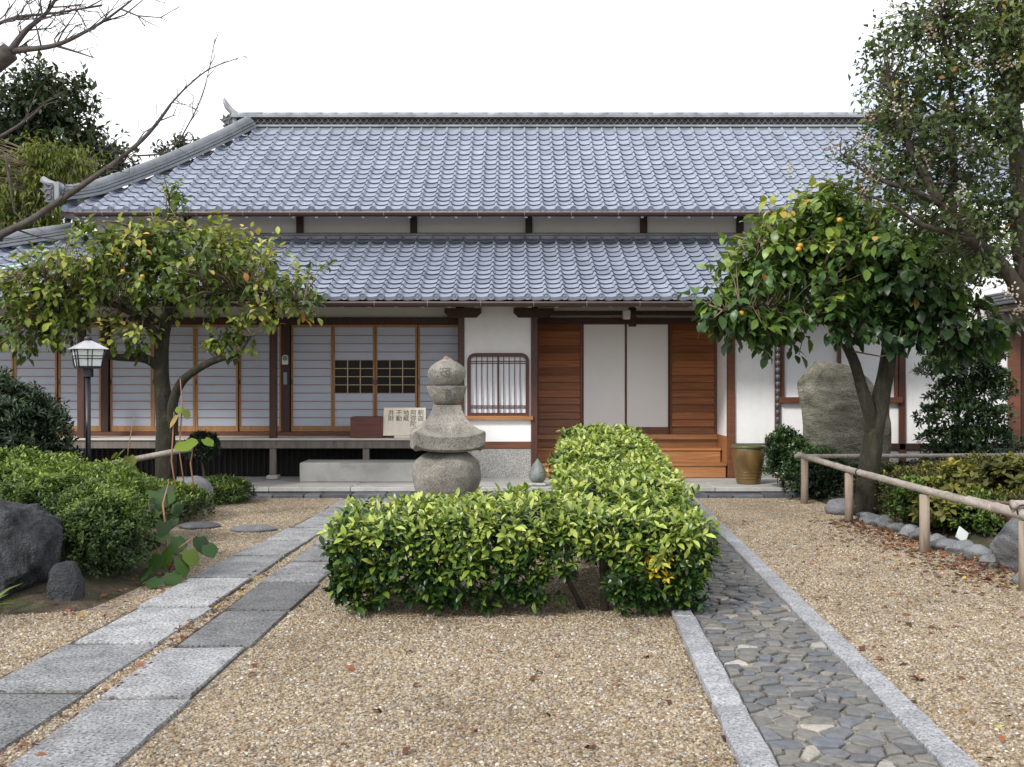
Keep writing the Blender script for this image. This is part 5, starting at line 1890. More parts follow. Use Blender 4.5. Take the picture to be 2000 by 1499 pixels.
# ---- generic bush
def bush(name, label, cat, blobs, nsh, per, ls, mat, tm, length=0.07, group=None, base=None, flat=0.4, tone_fn=None, upright=0.4, fill=0.25, singles=0, inner=0.12, lumpy=0.12, stems=3, bark='bark_dark'):
    """blobs: (x, y, z, rx, ry, rz) ellipsoids"""
    bl = np.array(blobs, float)
    c0 = base if base is not None else (bl[0, 0], bl[0, 1], 0.02)
    root = thing(name, label, cat, c0, group)
    wts = bl[:, 3] * bl[:, 5] + bl[:, 3] * bl[:, 4]
    which = rng.choice(len(bl), nsh, p=wts / wts.sum())
    dd = sphere_dirs(nsh)
    dd[:, 2] = np.where(dd[:, 2] < -0.35, -dd[:, 2], dd[:, 2])
    q = bl[which]
    rad = 1 + lumpy * vnoise(dd * 2 + q[:, :3], 1.6) - np.abs(rng.normal(0, inner, nsh))
    p = q[:, :3] + dd * q[:, 3:] * rad[:, None]
    keep = p[:, 2] > 0.03
    p, dd, q = p[keep], dd[keep], q[keep]
    nrm = unit(dd / q[:, 3:])
    ax = nrm + np.array([0, 0, upright]) + rng.normal(0, 0.3, nrm.shape)
    pos, dirs, ups, k = shoots(p, ax, per, length, 0.9, flat)
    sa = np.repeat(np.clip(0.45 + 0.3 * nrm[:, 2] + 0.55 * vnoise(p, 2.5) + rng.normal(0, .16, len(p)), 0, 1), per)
    leaf_tone = np.clip(sa * (0.35 + 0.65 * k), 0.02, 0.97)
    if tone_fn is not None: leaf_tone = tone_fn(leaf_tone, pos)
    size = ls * rng.uniform(0.7, 1.2, len(k))
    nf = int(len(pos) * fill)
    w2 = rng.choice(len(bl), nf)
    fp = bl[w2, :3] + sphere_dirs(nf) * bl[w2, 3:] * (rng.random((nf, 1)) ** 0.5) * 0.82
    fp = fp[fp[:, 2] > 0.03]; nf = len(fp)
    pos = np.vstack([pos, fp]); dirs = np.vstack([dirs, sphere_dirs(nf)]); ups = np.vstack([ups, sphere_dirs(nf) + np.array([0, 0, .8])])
    leaf_tone = np.concatenate([leaf_tone, rng.uniform(0, .2, nf)]); size = np.concatenate([size, np.full(nf, ls * 1.15)])
    sc_ = -pos[:, 1] + 0.6 * pos[:, 2]; sc_[len(pos) - nf:] = -99
    leaves(root, pos, dirs, ups, size, leaf_tone, tm, mat, singles, 'foliage', sc_)
    for i in range(stems):
        b = bl[i % len(bl)]
        mb = MB()
        x, y = b[0] + random.uniform(-.3, .3) * b[3], b[1] + random.uniform(-.3, .3) * b[4]
        mb.tube([(x, y, 0.0), (x + .02, y, b[2] * .5), (x + random.uniform(-.4, .4) * b[3], y, b[2] + b[5] * .5)], [.022, .017, .008], 6)
        mb.build('stem', M[bark], root)
    return root


bush('azalea_bush', 'rounded clipped azalea with tiny dark green leaves beside the dark boulder', 'bush',
     [(-3.20, 8.45, 0.30, 0.34, 0.40, 0.42), (-3.45, 8.8, 0.40, 0.42, 0.42, 0.38), (-3.8, 9.0, 0.48, 0.42, 0.45, 0.40)], 4800, 6, 0.038, M['leaf_azalea'], LEAF_S, 0.04, fill=0.15, upright=.5, lumpy=.32,
     tone_fn=lambda a, p: np.clip(a * (0.45 + 0.75 * np.clip((p[:, 2] - 0.25) / 0.5, 0, 1.2)), 0, 1))
bush('azalea_bush', 'spreading azalea with bright green shoots between the boulder and the lamp post', 'bush',
     [(-4.55, 9.9, 0.52, 0.65, 0.6, 0.36), (-4.0, 10.2, 0.42, 0.6, 0.6, 0.32), (-4.95, 9.6, 0.58, 0.5, 0.6, 0.38), (-3.75, 10.5, 0.28, 0.42, .5, .30)], 3800, 8, 0.05, M['leaf_azalea'], LEAF_S, 0.07, upright=.9, fill=0.15,
     tone_fn=lambda a, p: np.clip(a * 1.2 + 0.12, 0, 1), lumpy=0.25)
bush('laurel_bush', 'dense dark bush of narrow leaves standing before the veranda', 'bush',
     [(-5.55, 11.6, 1.10, 0.62, 0.55, 0.42), (-5.05, 11.4, 0.98, 0.34, 0.4, 0.36), (-5.9, 11.7, 1.3, 0.5, 0.5, 0.42), (-5.0, 11.7, 0.55, 0.35, 0.35, 0.25)], 1900, 9, 0.085, M['leaf_dark'], LEAF_N, 0.07, upright=.5, fill=0.25, lumpy=.3)
bush('small_shrub', 'small round dark shrub under the veranda edge beside the tree trunk', 'shrub', [(FX(396, 15.1), 15.1, 0.60, 0.20, 0.2, 0.20)], 260, 8, 0.075, M['leaf_dark'], LEAF_N, 0.05, stems=1)
bush('fern_clump', 'low fine leaved green clump behind the rounded grey rock', 'ground cover', [(FX(428, 13.9), 13.9, 0.10, 0.42, 0.3, 0.20)], 500, 8, 0.06, M['leaf_azalea'], LEAF_N, 0.05, stems=1)
bush('ground_cover', 'low green cover around the foot of the tree and the lamp', 'ground cover', [(-4.5, 13.2, 0.10, 0.6, 0.6, 0.22), (-3.95, 12.2, 0.14, 0.55, 0.7, 0.24), (-4.9, 12.3, 0.2, 0.6, 0.6, 0.30), (-5.6, 12.6, 0.2, 0.6, 0.6, 0.30)], 2400, 7, 0.05, M['leaf_azalea'], LEAF_S, 0.05, upright=.9, stems=1)
bush('evergreen_shrub', 'dark small leaved shrub beside the glazed pot and rain chain', 'shrub', [(FX(1555, 14.75), 14.75, 0.40, 0.38, 0.35, 0.36), (FX(1595, 14.4), 14.4, 0.32, 0.36, .35, .30), (FX(1533, 14.8), 14.8, .62, .22, .22, .25)], 1500, 8, 0.055, M['leaf_camellia'], LEAF_S, 0.06, upright=.5, lumpy=.3)
bush('camellia', 'tall camellia with glossy layered leaves in front of the white wall', 'shrub',
     [(FX(1885, 14.6), 14.6, 2.02, 0.45, .4, .17), (FX(1870, 14.5), 14.5, 1.72, 0.52, .45, .16), (FX(1900, 14.6), 14.6, 1.40, 0.56, .45, .16), (FX(1885, 14.5), 14.5, 1.08, 0.60, .5, .16), (FX(1895, 14.5), 14.5, 0.74, 0.62, .5, .18), (FX(1890, 14.6), 14.6, 0.46, .55, .5, .16), (FX(1840, 14.6), 14.6, 1.88, .2, .25, .12), (FX(1935, 14.6), 14.6, 1.58, .22, .25, .12), (FX(1935, 14.6), 14.6, 1.95, .22, .25, .14)],
     1750, 7, 0.075, M['leaf_camellia'], LEAF, 0.07, upright=.3, fill=.12, lumpy=.3, inner=.2)
bush('ground_cover', 'mixed yellow green ground cover inside the bamboo fence', 'ground cover',
     [(4.75, 12.7, .22, .75, .6, .34), (5.6, 12.9, .25, .8, .6, .36), (6.5, 13.0, .25, .8, .6, .36), (4.55, 11.6, .2, .5, .6, .36), (5.4, 11.6, .22, .7, .6, .34), (6.2, 11.8, .25, .7, .7, .36), (5.0, 10.9, .15, .5, .4, .28)],
     6000, 7, 0.048, M['leaf_ground'], LEAF_S, 0.06, upright=.8, lumpy=.35, fill=.2, stems=1)
bush('azalea_bush', 'green leafy azalea by the fence corner with bamboo grass', 'bush', [(4.35, 11.3, .25, .36, .4, .28), (4.65, 10.7, .2, .3, .35, .25)], 600, 7, 0.055, M['leaf_azalea'], LEAF_S, .05, stems=1, upright=.6)
bush('hydrangea', 'yellowing broad leaved shrub among the ground cover by the fence', 'shrub', [(FX(1872, 11.0), 11.0, .50, .22, .2, .18), (FX(1850, 10.9), 10.9, .25, .28, .25, .18)], 90, 7, 0.085, M['leaf_ground'], LEAF_B, .07, stems=2, tone_fn=lambda a, p: np.clip(a * .6 + .5, 0, 1))
bush('hydrangea', 'small yellowing shrub behind the planter bowl', 'shrub', [(FX(1975, 11.3), 11.3, .55, .22, .2, .16)], 60, 7, 0.11, M['leaf_ground'], LEAF_B, .07, stems=1, tone_fn=lambda a, p: np.clip(a * .6 + .45, 0, 1))
bush('azalea_bush', 'dark low bush in shade behind the bamboo rail and standing stone', 'bush', [(FX(1620, 14.1), 14.15, .2, .6, .2, .28), (FX(1790, 14.6), 14.6, .18, .6, .3, .26)], 700, 7, .05, M['leaf_dark'], LEAF_S, .05, stems=1)
def sprig(name, label, base, n, ln, mat, ls):
    root = thing(name, label, 'plant', base)
    p, d, u = [], [], []
    b = np.array(base)
    for i in range(n):
        a = random.uniform(0, 6.28); el = random.uniform(.5, 1.3)
        v = np.array([math.cos(a) * math.cos(el), math.sin(a) * math.cos(el), math.sin(el)])
        p.append(b + v * .02); d.append(v + np.array([0, 0, .0])); u.append(np.array([0, 0, 1.0]) + rng.normal(0, .2, 3))
    leaves(root, np.array(p), np.array(d), np.array(u), rng.uniform(.7, 1.2, n) * ln, rng.uniform(.3, .95, n), leaf_template(.10, .45, .02), mat, 0)
sprig('bamboo_grass', 'tuft of narrow pale green blades by the fence edging stones', (4.28, 10.9, .08), 26, .26, M['leaf_azalea'], .2)
sprig('bamboo_grass', 'tuft of narrow green blades beside the planter bowl', (5.0, 10.2, .12), 34, .30, M['leaf_azalea'], .2)
sprig('fern', 'small bright fern at the foot of the large dark boulder', (-3.50, 7.2, .02), 22, .22, M['leaf_azalea'], .2)

# ---- broad leaved plant by the path (each leaf a part)
def heart_leaf_mesh(leaf_tone):
    v = [(0, 0, 0)]
    rim = []
    for k in range(13):
        a = -2.6 + 5.2 * k / 12
        r_ = 0.52 * (1 + 0.05 * math.cos(5 * a)) * (1.0 if abs(a) > .3 else 1.15)
        rim.append((0.35 + r_ * math.cos(a), r_ * math.sin(a), 0.05 - 0.22 * r_ * r_ * abs(math.sin(a)) - .10 * max(0, math.cos(a)) ** 2))
    v += rim + [(0.4, 0, .02)]
    c = len(v) - 1
    f = [(c, i, i + 1) for i in range(1, 13)] + [(c, 0, 1), (c, 13, 0)]
    return np_mesh('leaf', np.array(v), np.array(f), M['leaf_big'], np.full(len(v), leaf_tone))
HL = [heart_leaf_mesh(a) for a in (0.05, 0.25, 0.5, 0.68, 0.85, 1.0)]
def broad_plant(label, base, spec, stems):
    root = thing('broad_leaf_plant', label, 'plant', base)
    for pts, r_ in stems:
        mb = MB(); mb.tube(pts, [r_] * (len(pts) - 1) + [r_ * .5], 6); mb.build('stem', mat_stem, root)
    for (p, s, ag, yaw, pitch) in spec:
        mw = Matrix.Translation(p) @ Matrix.Rotation(yaw, 4, 'Z') @ Matrix.Rotation(pitch, 4, 'Y') @ Matrix.Rotation(random.uniform(-.5, .5), 4, 'X') @ Matrix.Diagonal((s, s, s, 1))
        place('leaf', HL[ag], root, mw)
mat_stem = mat_flat('plant_stem', (0.30, 0.15, 0.09), 0.7)
random.seed(13)
sp = []
for px, py, d, s, ag in ((330, 950, 10.6, .17, 0), (305, 975, 10.5, .15, 0), (295, 985, 10.3, .14, 0), (310, 1000, 10.3, .16, 2), (300, 960, 10.7, .14, 1), (318, 1040, 10.0, .15, 2), (340, 1015, 10.2, .16, 0),
                         (345, 1050, 9.9, .16, 1), (355, 1060, 9.8, .18, 1), (330, 1075, 9.7, .18, 2), (370, 1075, 9.7, .17, 3), (390, 1050, 9.9, .18, 0), (350, 1090, 9.6, .20, 2), (310, 1085, 9.7, .16, 1), (300, 1050, 10, .14, 0), (325, 965, 10.4, .18, 1),
                         (290, 1110, 9.5, .15, 0), (310, 1130, 9.4, .15, 0), (335, 1120, 9.5, .15, 1), (405, 1065, 9.8, .14, 0), (320, 1020, 10, .14, 1), (352, 985, 10.5, .13, 0)):
    sp.append((P(px, py, d - 1.15), s * .9, ag, random.uniform(-2.6, -0.5), random.uniform(.3, 1.2)))
b0 = GP(330, 1115, 0.06)
broad_plant('broad heart leaved plant drooping over the mossy edge of the slab path', b0, sp,
            [([b0, P(325, 1050, 8.9), P(318, 985, 9.1), P(330, 940, 9.4)], .008), ([b0, P(350, 1070, 8.6), P(385, 1045, 8.7)], .007), ([b0, P(300, 1060, 8.8), P(290, 980, 9.1)], .007)])
b1 = Vector((FX(350, 12.2), 12.2, .1))
broad_plant('tall thin stemmed plant with three yellow green leaves by the tree trunk', b1,
            [(P(362, 862, 12.2), .26, 3, -1.2, .35), (P(400, 858, 12.25), .14, 3, -.3, .6), (P(345, 812, 12.2), .17, 5, -2.4, 1.0), (P(362, 800, 12.2), .13, 4, -.8, 1.1), (P(352, 796, 12.2), .10, 3, -1.5, .9)],
            [([b1, P(335, 900, 12.2), P(340, 805, 12.2)], .010), ([b1 + Vector((.1, 0, 0)), P(350, 880, 12.2), P(356, 790, 12.2), P(352, 740, 12.2)], .008), ([b1 + Vector((.2, 0, 0)), P(372, 905, 12.2), P(378, 865, 12.2)], .009)])
b2 = Vector((FX(245, 12.3), 12.3, .1))
broad_plant('curling pale green leaved plant over the leaning bamboo rail', b2,
            [(P(240, 880, 12.3), .17, 3, -2.2, .7), (P(252, 892, 12.3), .15, 4, -1.0, 1.2), (P(240, 905, 12.3), .18, 3, -1.9, 1.1), (P(257, 908, 12.3), .16, 3, -.6, 1.0), (P(228, 885, 12.3), .10, 4, -2.8, .8)],
            [([b2, P(246, 930, 12.3), P(250, 880, 12.3), P(262, 810, 12.3)], .007)])

# ---- trees
def limb(mb, pts, r0, r1, n=10, jit=0.0, sub=5):
    """smooth tapered limb through points"""
    pts = [Vector(p) for p in pts]
    out = []
    for i in range(len(pts) - 1):
        p0, p1, p2, p3 = pts[max(i - 1, 0)], pts[i], pts[i + 1], pts[min(i + 2, len(pts) - 1)]
        for k in range(sub):
            t = k / sub
            out.append(0.5 * ((2 * p1) + (p2 - p0) * t + (2 * p0 - 5 * p1 + 4 * p2 - p3) * t * t + (3 * p1 - p0 - 3 * p2 + p3) * t ** 3))
    out.append(pts[-1])
    m = len(out) - 1
    rad = []
    for i, p in enumerate(out):
        r_ = r0 + (r1 - r0) * (i / m)
        r_ *= 1 + 0.10 * noise.noise(p * 4.1)
        if jit: out[i] = p + Vector((noise.noise(p * 3), noise.noise(p * 3 + Vector((5, 0, 0))), noise.noise(p * 3 + Vector((0, 5, 0))))) * jit * (i > 0)
        rad.append(r_)
    mb.tube(out, rad, n)
    return out


def crown(root, ells, nclu, per, ls, mat, tm, anchors, droop=0.35, twig_mat='twig', singles=0, tone_fn=None, shell=0.55, clu_r=0.16, twig_r=0.005, flat=0.8, twig_len=.9):
    """ells: (point, rx, ry, rz). leaf clusters through the crown, each on its twig"""
    e = np.array([(p.x, p.y, p.z, rx, ry, rz) for p, rx, ry, rz in ells])
    vol = (e[:, 3] * e[:, 5]) * np.maximum(e[:, 4], .2) ** .5
    wh = rng.choice(len(e), nclu, p=vol / vol.sum())
    dd = sphere_dirs(nclu)
    rr = rng.random(nclu) ** shell
    c = e[wh, :3] + dd * e[wh, 3:] * rr[:, None]
    out = unit(dd / e[wh, 3:] * e[wh, 3:].mean(1, keepdims=True))
    # leaves in each cluster along a short twig
    ax = unit(out + rng.normal(0, 0.5, out.shape) + np.array([0, 0, -droop * .3]))
    pos, dirs, ups, k = shoots(c - ax * clu_r * .5, ax, per, clu_r, 1.0, flat)
    dirs = unit(dirs) + np.array([0, 0, -droop])
    pos = pos + rng.normal(0, clu_r * .18, pos.shape)
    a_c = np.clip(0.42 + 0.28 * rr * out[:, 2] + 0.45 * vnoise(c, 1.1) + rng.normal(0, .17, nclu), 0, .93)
    leaf_tone = np.clip(np.repeat(a_c, per) * (0.6 + .4 * k) + rng.normal(0, .07, len(k)), 0, .95)
    if tone_fn is not None: leaf_tone = tone_fn(leaf_tone, pos)
    size = ls * rng.uniform(.6, 1.2, len(k))
    leaves(root, pos, dirs, ups, size, leaf_tone, tm, mat, singles, 'foliage')
    # twigs
    mb = MB()
    an = np.array([(p.x, p.y, p.z) for p in anchors])
    for i in range(nclu):
        j = int(np.argmin(((an - c[i]) ** 2).sum(1) + rng.random(len(an)) * .05))
        a, b = Vector(an[j]), Vector(c[i] + ax[i] * clu_r * .5)
        v = b - a
        if v.length > twig_len: a = b - v * (twig_len / v.length) * rng.uniform(.6, 1)
        mid = (a + b) / 2 + Vector(rng.normal(0, .05, 3)) + Vector((0, 0, .03))
        mb.tube([a, mid, b], [twig_r * 1.8, twig_r * 1.2, twig_r * .6], 4, False)
    o = mb.build('twigs', M[twig_mat], root); o['kind'] = 'stuff'
    return c


def E(px, py, d, rpx, rpy, rd):
    return (P(px, py, d), rpx / F * d, rd, rpy / F * d)

# persimmon with the umbrella crown, before the veranda
T1 = 14.0
lt = thing('persimmon_tree', 'umbrella shaped persimmon with yellowing leaves before the veranda', 'tree', (FX(325, T1), T1, 0.1))
mb = MB(); anch = []
anch += limb(mb, [P(322, 985, T1), P(324, 900, T1), P(322, 800, T1), P(314, 720, T1), P(318, 660, T1), P(330, 610, T1)], .148, .07, 14, .015)
anch += limb(mb, [P(322, 735, T1), P(285, 702, T1 - .1), P(215, 694, T1 - .2), P(150, 650, T1 - .4), P(70, 615, T1 - .5)], .075, .022, 9, .03)
anch += limb(mb, [P(336, 850, T1), P(340, 785, T1 - .1), P(360, 740, T1 - .2), P(425, 704, T1 - .4), P(462, 690, T1 - .5), P(490, 655, T1 - .5)], .080, .016, 9, .03)
anch += limb(mb, [P(318, 660, T1), P(250, 605, T1 - .3), P(160, 575, T1 - .5), P(80, 540, T1 - .6)], .06, .018, 8, .04)
anch += limb(mb, [P(330, 610, T1), P(400, 585, T1 - .2), P(480, 570, T1 - .5), P(590, 590, T1 - .6)], .06, .016, 8, .05)
anch += limb(mb, [P(330, 610, T1), P(335, 540, T1 + .2), P(300, 470, T1 + .2), P(330, 420, T1 + .2)], .055, .014, 8, .05)
anch += limb(mb, [P(330, 610, T1), P(440, 530, T1 + .3), P(520, 500, T1 + .4)], .05, .014, 7, .05)
anch += limb(mb, [P(318, 640, T1), P(220, 540, T1 + .5), P(120, 500, T1 + .6)], .05, .014, 7, .05)
mb.build('trunk', M['bark'], lt)
ells = [E(330, 500, T1, 180, 62, 1.0), E(460, 515, T1, 120, 60, .9), E(190, 520, T1 - .2, 140, 65, 1.0), E(90, 560, T1 - .3, 100, 60, .8), E(60, 620, T1 - .4, 70, 40, .5), E(530, 555, T1 - .3, 85, 50, .6), E(250, 460, T1, 100, 35, .7), E(390, 462, T1, 100, 32, .7),
        E(340, 560, T1 - .4, 200, 55, .8), E(430, 672, T1 - .4, 75, 35, .35), E(480, 630, T1 - .4, 80, 35, .4), E(250, 660, T1 - .3, 70, 30, .4), E(590, 610, T1 - .5, 40, 30, .3), E(130, 610, T1 - .3, 110, 45, .6), E(340, 390, T1, 25, 50, .2), E(620, 520, T1 - .3, 25, 25, .2), E(40, 660, T1 - .4, 60, 30, .4), E(110, 660, T1 - .4, 50, 25, .3), E(20, 560, T1 - .3, 60, 50, .5), E(590, 565, T1 - .5, 40, 30, .3)]
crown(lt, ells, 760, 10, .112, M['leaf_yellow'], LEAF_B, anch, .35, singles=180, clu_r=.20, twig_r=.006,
      tone_fn=lambda a, p: np.where(rng.random(len(a)) < .006, 1.0, np.clip(a + .16, 0, .96)))
random.seed(31)
for px, py in ((278, 540), (272, 547), (240, 530)):
    mb = MB(); q = P(px, py, T1 - .95); mb.lathe([(.005, -.024), (.024, -.018), (.029, 0), (.022, .018), (.006, .024)], q, 12); mb.build('persimmon', M['fruit'], lt)

# persimmon with big dark leaves, beside the standing stone
T2 = 12.5
rt = thing('persimmon_tree', 'forked persimmon with large dark green leaves inside the bamboo fence', 'tree', (FX(1690, T2), T2, 0.1))
mb = MB(); anch = []
anch += limb(mb, [P(1690, 1005, T2), P(1697, 930, T2), P(1706, 860, T2), P(1716, 800, T2), P(1732, 720, T2), P(1742, 640, T2), P(1748, 560, T2)], .135, .07, 14, .015)
anch += limb(mb, [P(1706, 850, T2), P(1690, 780, T2 - .1), P(1664, 700, T2 - .1), P(1636, 640, T2 - .1), P(1600, 560, T2 - .1)], .085, .04, 10, .02)
anch += limb(mb, [P(1640, 650, T2 - .1), P(1560, 600, T2 - .3), P(1480, 600, T2 - .5), P(1410, 610, T2 - .6)], .045, .014, 8, .04)
anch += limb(mb, [P(1742, 640, T2), P(1800, 600, T2 - .2), P(1880, 600, T2 - .3), P(1950, 610, T2 - .4)], .05, .014, 8, .04)
anch += limb(mb, [P(1600, 560, T2), P(1540, 510, T2), P(1470, 470, T2)], .045, .012, 7, .05)
anch += limb(mb, [P(1748, 560, T2), P(1700, 480, T2 + .2), P(1640, 410, T2 + .2)], .05, .012, 7, .05)
anch += limb(mb, [P(1748, 560, T2), P(1830, 500, T2 + .2), P(1900, 470, T2 + .3)], .05, .012, 7, .05)
mb.build('trunk', M['bark'], rt)
ells = [E(1640, 530, T2, 160, 90, 1.0), E(1510, 510, T2, 110, 75, .8), E(1450, 560, T2 - .3, 70, 70, .6), E(1560, 450, T2, 110, 60, .8), E(1630, 410, T2, 80, 50, .6), E(1620, 375, T2, 30, 28, .3), E(1760, 540, T2, 150, 90, 1.0), E(1840, 560, T2 - .2, 75, 45, .6), E(1440, 625, T2 - .4, 70, 38, .4),
        E(1530, 640, T2 - .3, 70, 45, .4), E(1650, 620, T2 - .5, 90, 40, .4), E(1750, 640, T2 - .4, 60, 60, .4), E(1900, 650, T2 - .3, 70, 45, .4), E(1840, 470, T2, 90, 60, .7), E(1800, 620, T2 - .3, 80, 50, .5), E(1720, 450, T2, 90, 55, .7), E(1490, 660, T2 - .3, 40, 22, .3), E(1880, 690, T2 - .3, 45, 30, .3), E(1950, 640, T2 - .3, 50, 35, .3), E(1400, 590, T2 - .5, 45, 45, .35)]
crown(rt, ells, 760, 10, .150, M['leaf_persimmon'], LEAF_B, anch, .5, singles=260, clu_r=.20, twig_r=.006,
      tone_fn=lambda a, p: np.where(rng.random(len(a)) < .004, 1.0, np.clip(a * 0.75 + 0.06 + 0.30 * np.clip((p[:, 2] - 2.55) / 1.2, -.6, 1) + 0.12 * (p[:, 0] < 3.6), 0, .94)))  # light painted into leaf colour: paler high up and on one side, dark underside
for px, py in ((1563, 480), (1560, 487), (1448, 612), (1640, 430)):
    mb = MB(); q = P(px, py, T2 - .95 if px > 1450 else T2 - .7); mb.lathe([(.005, -.026), (.027, -.019), (.032, 0), (.024, .019), (.006, .026)], q, 12); mb.build('persimmon', M['fruit'], rt)

# tall crape myrtle at the side
T3 = 11.0
cm = thing('crape_myrtle', 'tall airy crape myrtle with small leaves and dried flower heads', 'tree', (FX(2080, T3), T3, 0.1))
mb = MB(); anch = []
anch += limb(mb, [P(2090, 1060, T3), P(2075, 850, T3), P(2040, 650, T3), P(1995, 480, T3), P(1990, 330, T3), P(1975, 180, T3), P(1960, 40, T3), P(1950, -120, T3)], .15, .035, 12, .02)
anch += limb(mb, [P(2040, 650, T3), P(1975, 540, T3 - .1), P(1900, 470, T3 - .2), P(1840, 400, T3 - .3), P(1800, 330, T3 - .3), P(1760, 250, T3 - .3), P(1740, 160, T3 - .3)], .085, .018, 9, .03)
anch += limb(mb, [P(1860, 420, T3 - .2), P(1862, 330, T3), P(1858, 220, T3), P(1850, 120, T3), P(1840, 20, T3)], .05, .014, 8, .02)
anch += limb(mb, [P(1995, 300, T3), P(1930, 250, T3 + .2), P(1870, 235, T3 + .2), P(1800, 200, T3 + .3)], .05, .012, 7, .03)
anch += limb(mb, [P(1840, 400, T3 - .3), P(1770, 370, T3 - .5), P(1690, 340, T3 - .5), P(1640, 300, T3 - .5)], .035, .006, 7, .03)
anch += limb(mb, [P(1900, 470, T3 - .2), P(1800, 440, T3 - .5), P(1740, 400, T3 - .6), P(1600, 350, T3 - .6)], .035, .005, 7, .03)
anch += limb(mb, [P(1980, 200, T3), P(2040, 120, T3), P(2060, 0, T3)], .05, .02, 7, .03)
mb.build('trunk', M['bark_dark'], cm)
ells = [E(1900, 60, T3, 110, 80, .8), E(1980, 120, T3, 100, 130, .8), E(1830, 150, T3, 70, 80, .6), E(1760, 170, T3, 60, 60, .5), E(1950, 260, T3, 90, 90, .8), E(1800, 260, T3, 80, 70, .7), E(1730, 230, T3 - .2, 50, 60, .5), E(1860, 330, T3, 90, 60, .7), E(1760, 330, T3 - .3, 70, 55, .5), E(1960, 400, T3, 80, 70, .7),
        E(1840, 420, T3 - .2, 100, 55, .6), E(1920, 500, T3, 90, 55, .6), E(1740, 390, T3 - .4, 60, 30, .4), E(1780, 60, T3, 45, 50, .4), E(1850, 20, T3, 60, 50, .5), E(1690, 150, T3, 28, 30, .25), E(1730, 90, T3, 30, 40, .25), E(1640, 305, T3 - .5, 22, 18, .2), E(1690, 300, T3 - .5, 26, 20, .2), E(1590, 345, T3 - .6, 28, 14, .2), E(1660, 370, T3 - .6, 40, 16, .2), E(2000, 20, T3, 80, 80, .7), E(1700, 110, T3, 25, 40, .2)]
crown(cm, ells, 1050, 13, .082, M['leaf_myrtle'], LEAF_S, anch, .05, 'bark_dark', clu_r=.26, twig_r=.004, flat=.3, shell=.5, tone_fn=lambda a, p: np.where(rng.random(len(a)) < .006, 1.0, a))
random.seed(17)
for i, (px, py) in enumerate(((1745, 10), (1820, 60), (1835, 5), (1745, 215), (1772, 215), (1700, 230), (1690, 275), (1805, 310), (1625, 285), (1545, 332), (1700, 345), (1850, 210), (1975, 570), (1990, 600), (1960, 130), (1875, 375), (1690, 375), (1910, 125))):
    mb = MB(); q = P(px, py, T3 - .7)
    for _ in range(18):
        w = q + Vector((random.gauss(0, .035), random.gauss(0, .035), random.gauss(0, .05)))
        mb.tube([w, w + Vector((random.uniform(-.02, .02), random.uniform(-.02, .02), random.uniform(-.02, .02)))], random.uniform(.006, .011), 5)
    o = mb.build('flower_head', M['bloom' if i % 3 else 'bloom_pale'], cm); o['kind'] = 'stuff'

# bare tree reaching in from the side
T4 = 8.6
bt = thing('bare_tree', 'leafless cherry tree with long thin branches against the sky', 'tree', (FX(-190, T4), T4, 0.0))
mb = MB()
rb = random.Random(77)
limb(mb, [Vector((FX(-190, T4), T4, 0)), P(-180, 800, T4), P(-150, 560, T4), P(-110, 300, T4), P(-60, 170, T4), P(20, 100, T4)], .16, .075, 12, .02)
def twigs(mb, pts, r, n, ln, spread, depth):
    for _ in range(n):
        i = rb.randrange(1, len(pts) - 1)
        a = Vector(pts[i]); t = (Vector(pts[i + 1]) - Vector(pts[i - 1])).normalized()
        v = (t + Vector((rb.gauss(0, spread), rb.gauss(0, spread * .6), rb.gauss(.15, spread)))).normalized()
        L_ = ln * rb.uniform(.5, 1.2)
        q = [a, a + v * L_ * .35 + Vector((rb.gauss(0, .02), 0, rb.gauss(0, .02))), a + v * L_ * .7 + Vector((rb.gauss(0, .04), 0, rb.gauss(.02, .04))), a + v * L_ + Vector((rb.gauss(0, .06), 0, rb.gauss(.05, .06)))]
        mb.tube(q, [r, r * .75, r * .5, r * .25], 5)
        if depth > 0: twigs(mb, q, r * .6, 3, ln * .5, spread, depth - 1)
b = limb(mb, [P(-20, 108, T4), P(40, 98, T4), P(110, 90, T4 - .1), P(180, 55, T4 - .1), P(262, -4, T4 - .2)], .032, .006, 8, .01)
twigs(mb, b, .008, 10, .45, .55, 1)
b = limb(mb, [P(20, 100, T4), P(50, 60, T4), P(90, 25, T4), P(125, -30, T4)], .03, .008, 7, .01); twigs(mb, b, .008, 9, .4, .6, 1)
b = limb(mb, [P(-30, 60, T4), P(30, 35, T4), P(110, 25, T4), P(200, 12, T4)], .016, .006, 6, .01); twigs(mb, b, .007, 9, .4, .6, 1)
b = limb(mb, [P(110, 90, T4 - .1), P(150, 102, T4 - .1), P(185, 114, T4 - .1)], .012, .004, 6); twigs(mb, b, .004, 5, .2, .6, 0)
b = limb(mb, [P(-110, 520, T4), P(-20, 470, T4), P(60, 430, T4 - .1), P(150, 370, T4 - .2), P(235, 310, T4 - .3), P(290, 262, T4 - .3), P(332, 205, T4 - .3)], .036, .010, 9, .01)
twigs(mb, b, .006, 12, .4, .6, 1)
b = limb(mb, [P(332, 205, T4 - .3), P(365, 170, T4 - .3), P(410, 135, T4 - .3), P(468, 113, T4 - .3)], .008, .003, 6); twigs(mb, b, .004, 6, .22, .6, 0)
b = limb(mb, [P(262, 305, T4 - .3), P(330, 295, T4 - .3), P(370, 240, T4 - .3), P(400, 170, T4 - .3), P(420, 75, T4 - .3)], .008, .0025, 6); twigs(mb, b, .004, 10, .25, .55, 0)
b = limb(mb, [P(-60, 300, T4), P(10, 260, T4), P(60, 230, T4), P(85, 205, T4)], .018, .006, 6, .01); twigs(mb, b, .005, 5, .3, .6, 0)
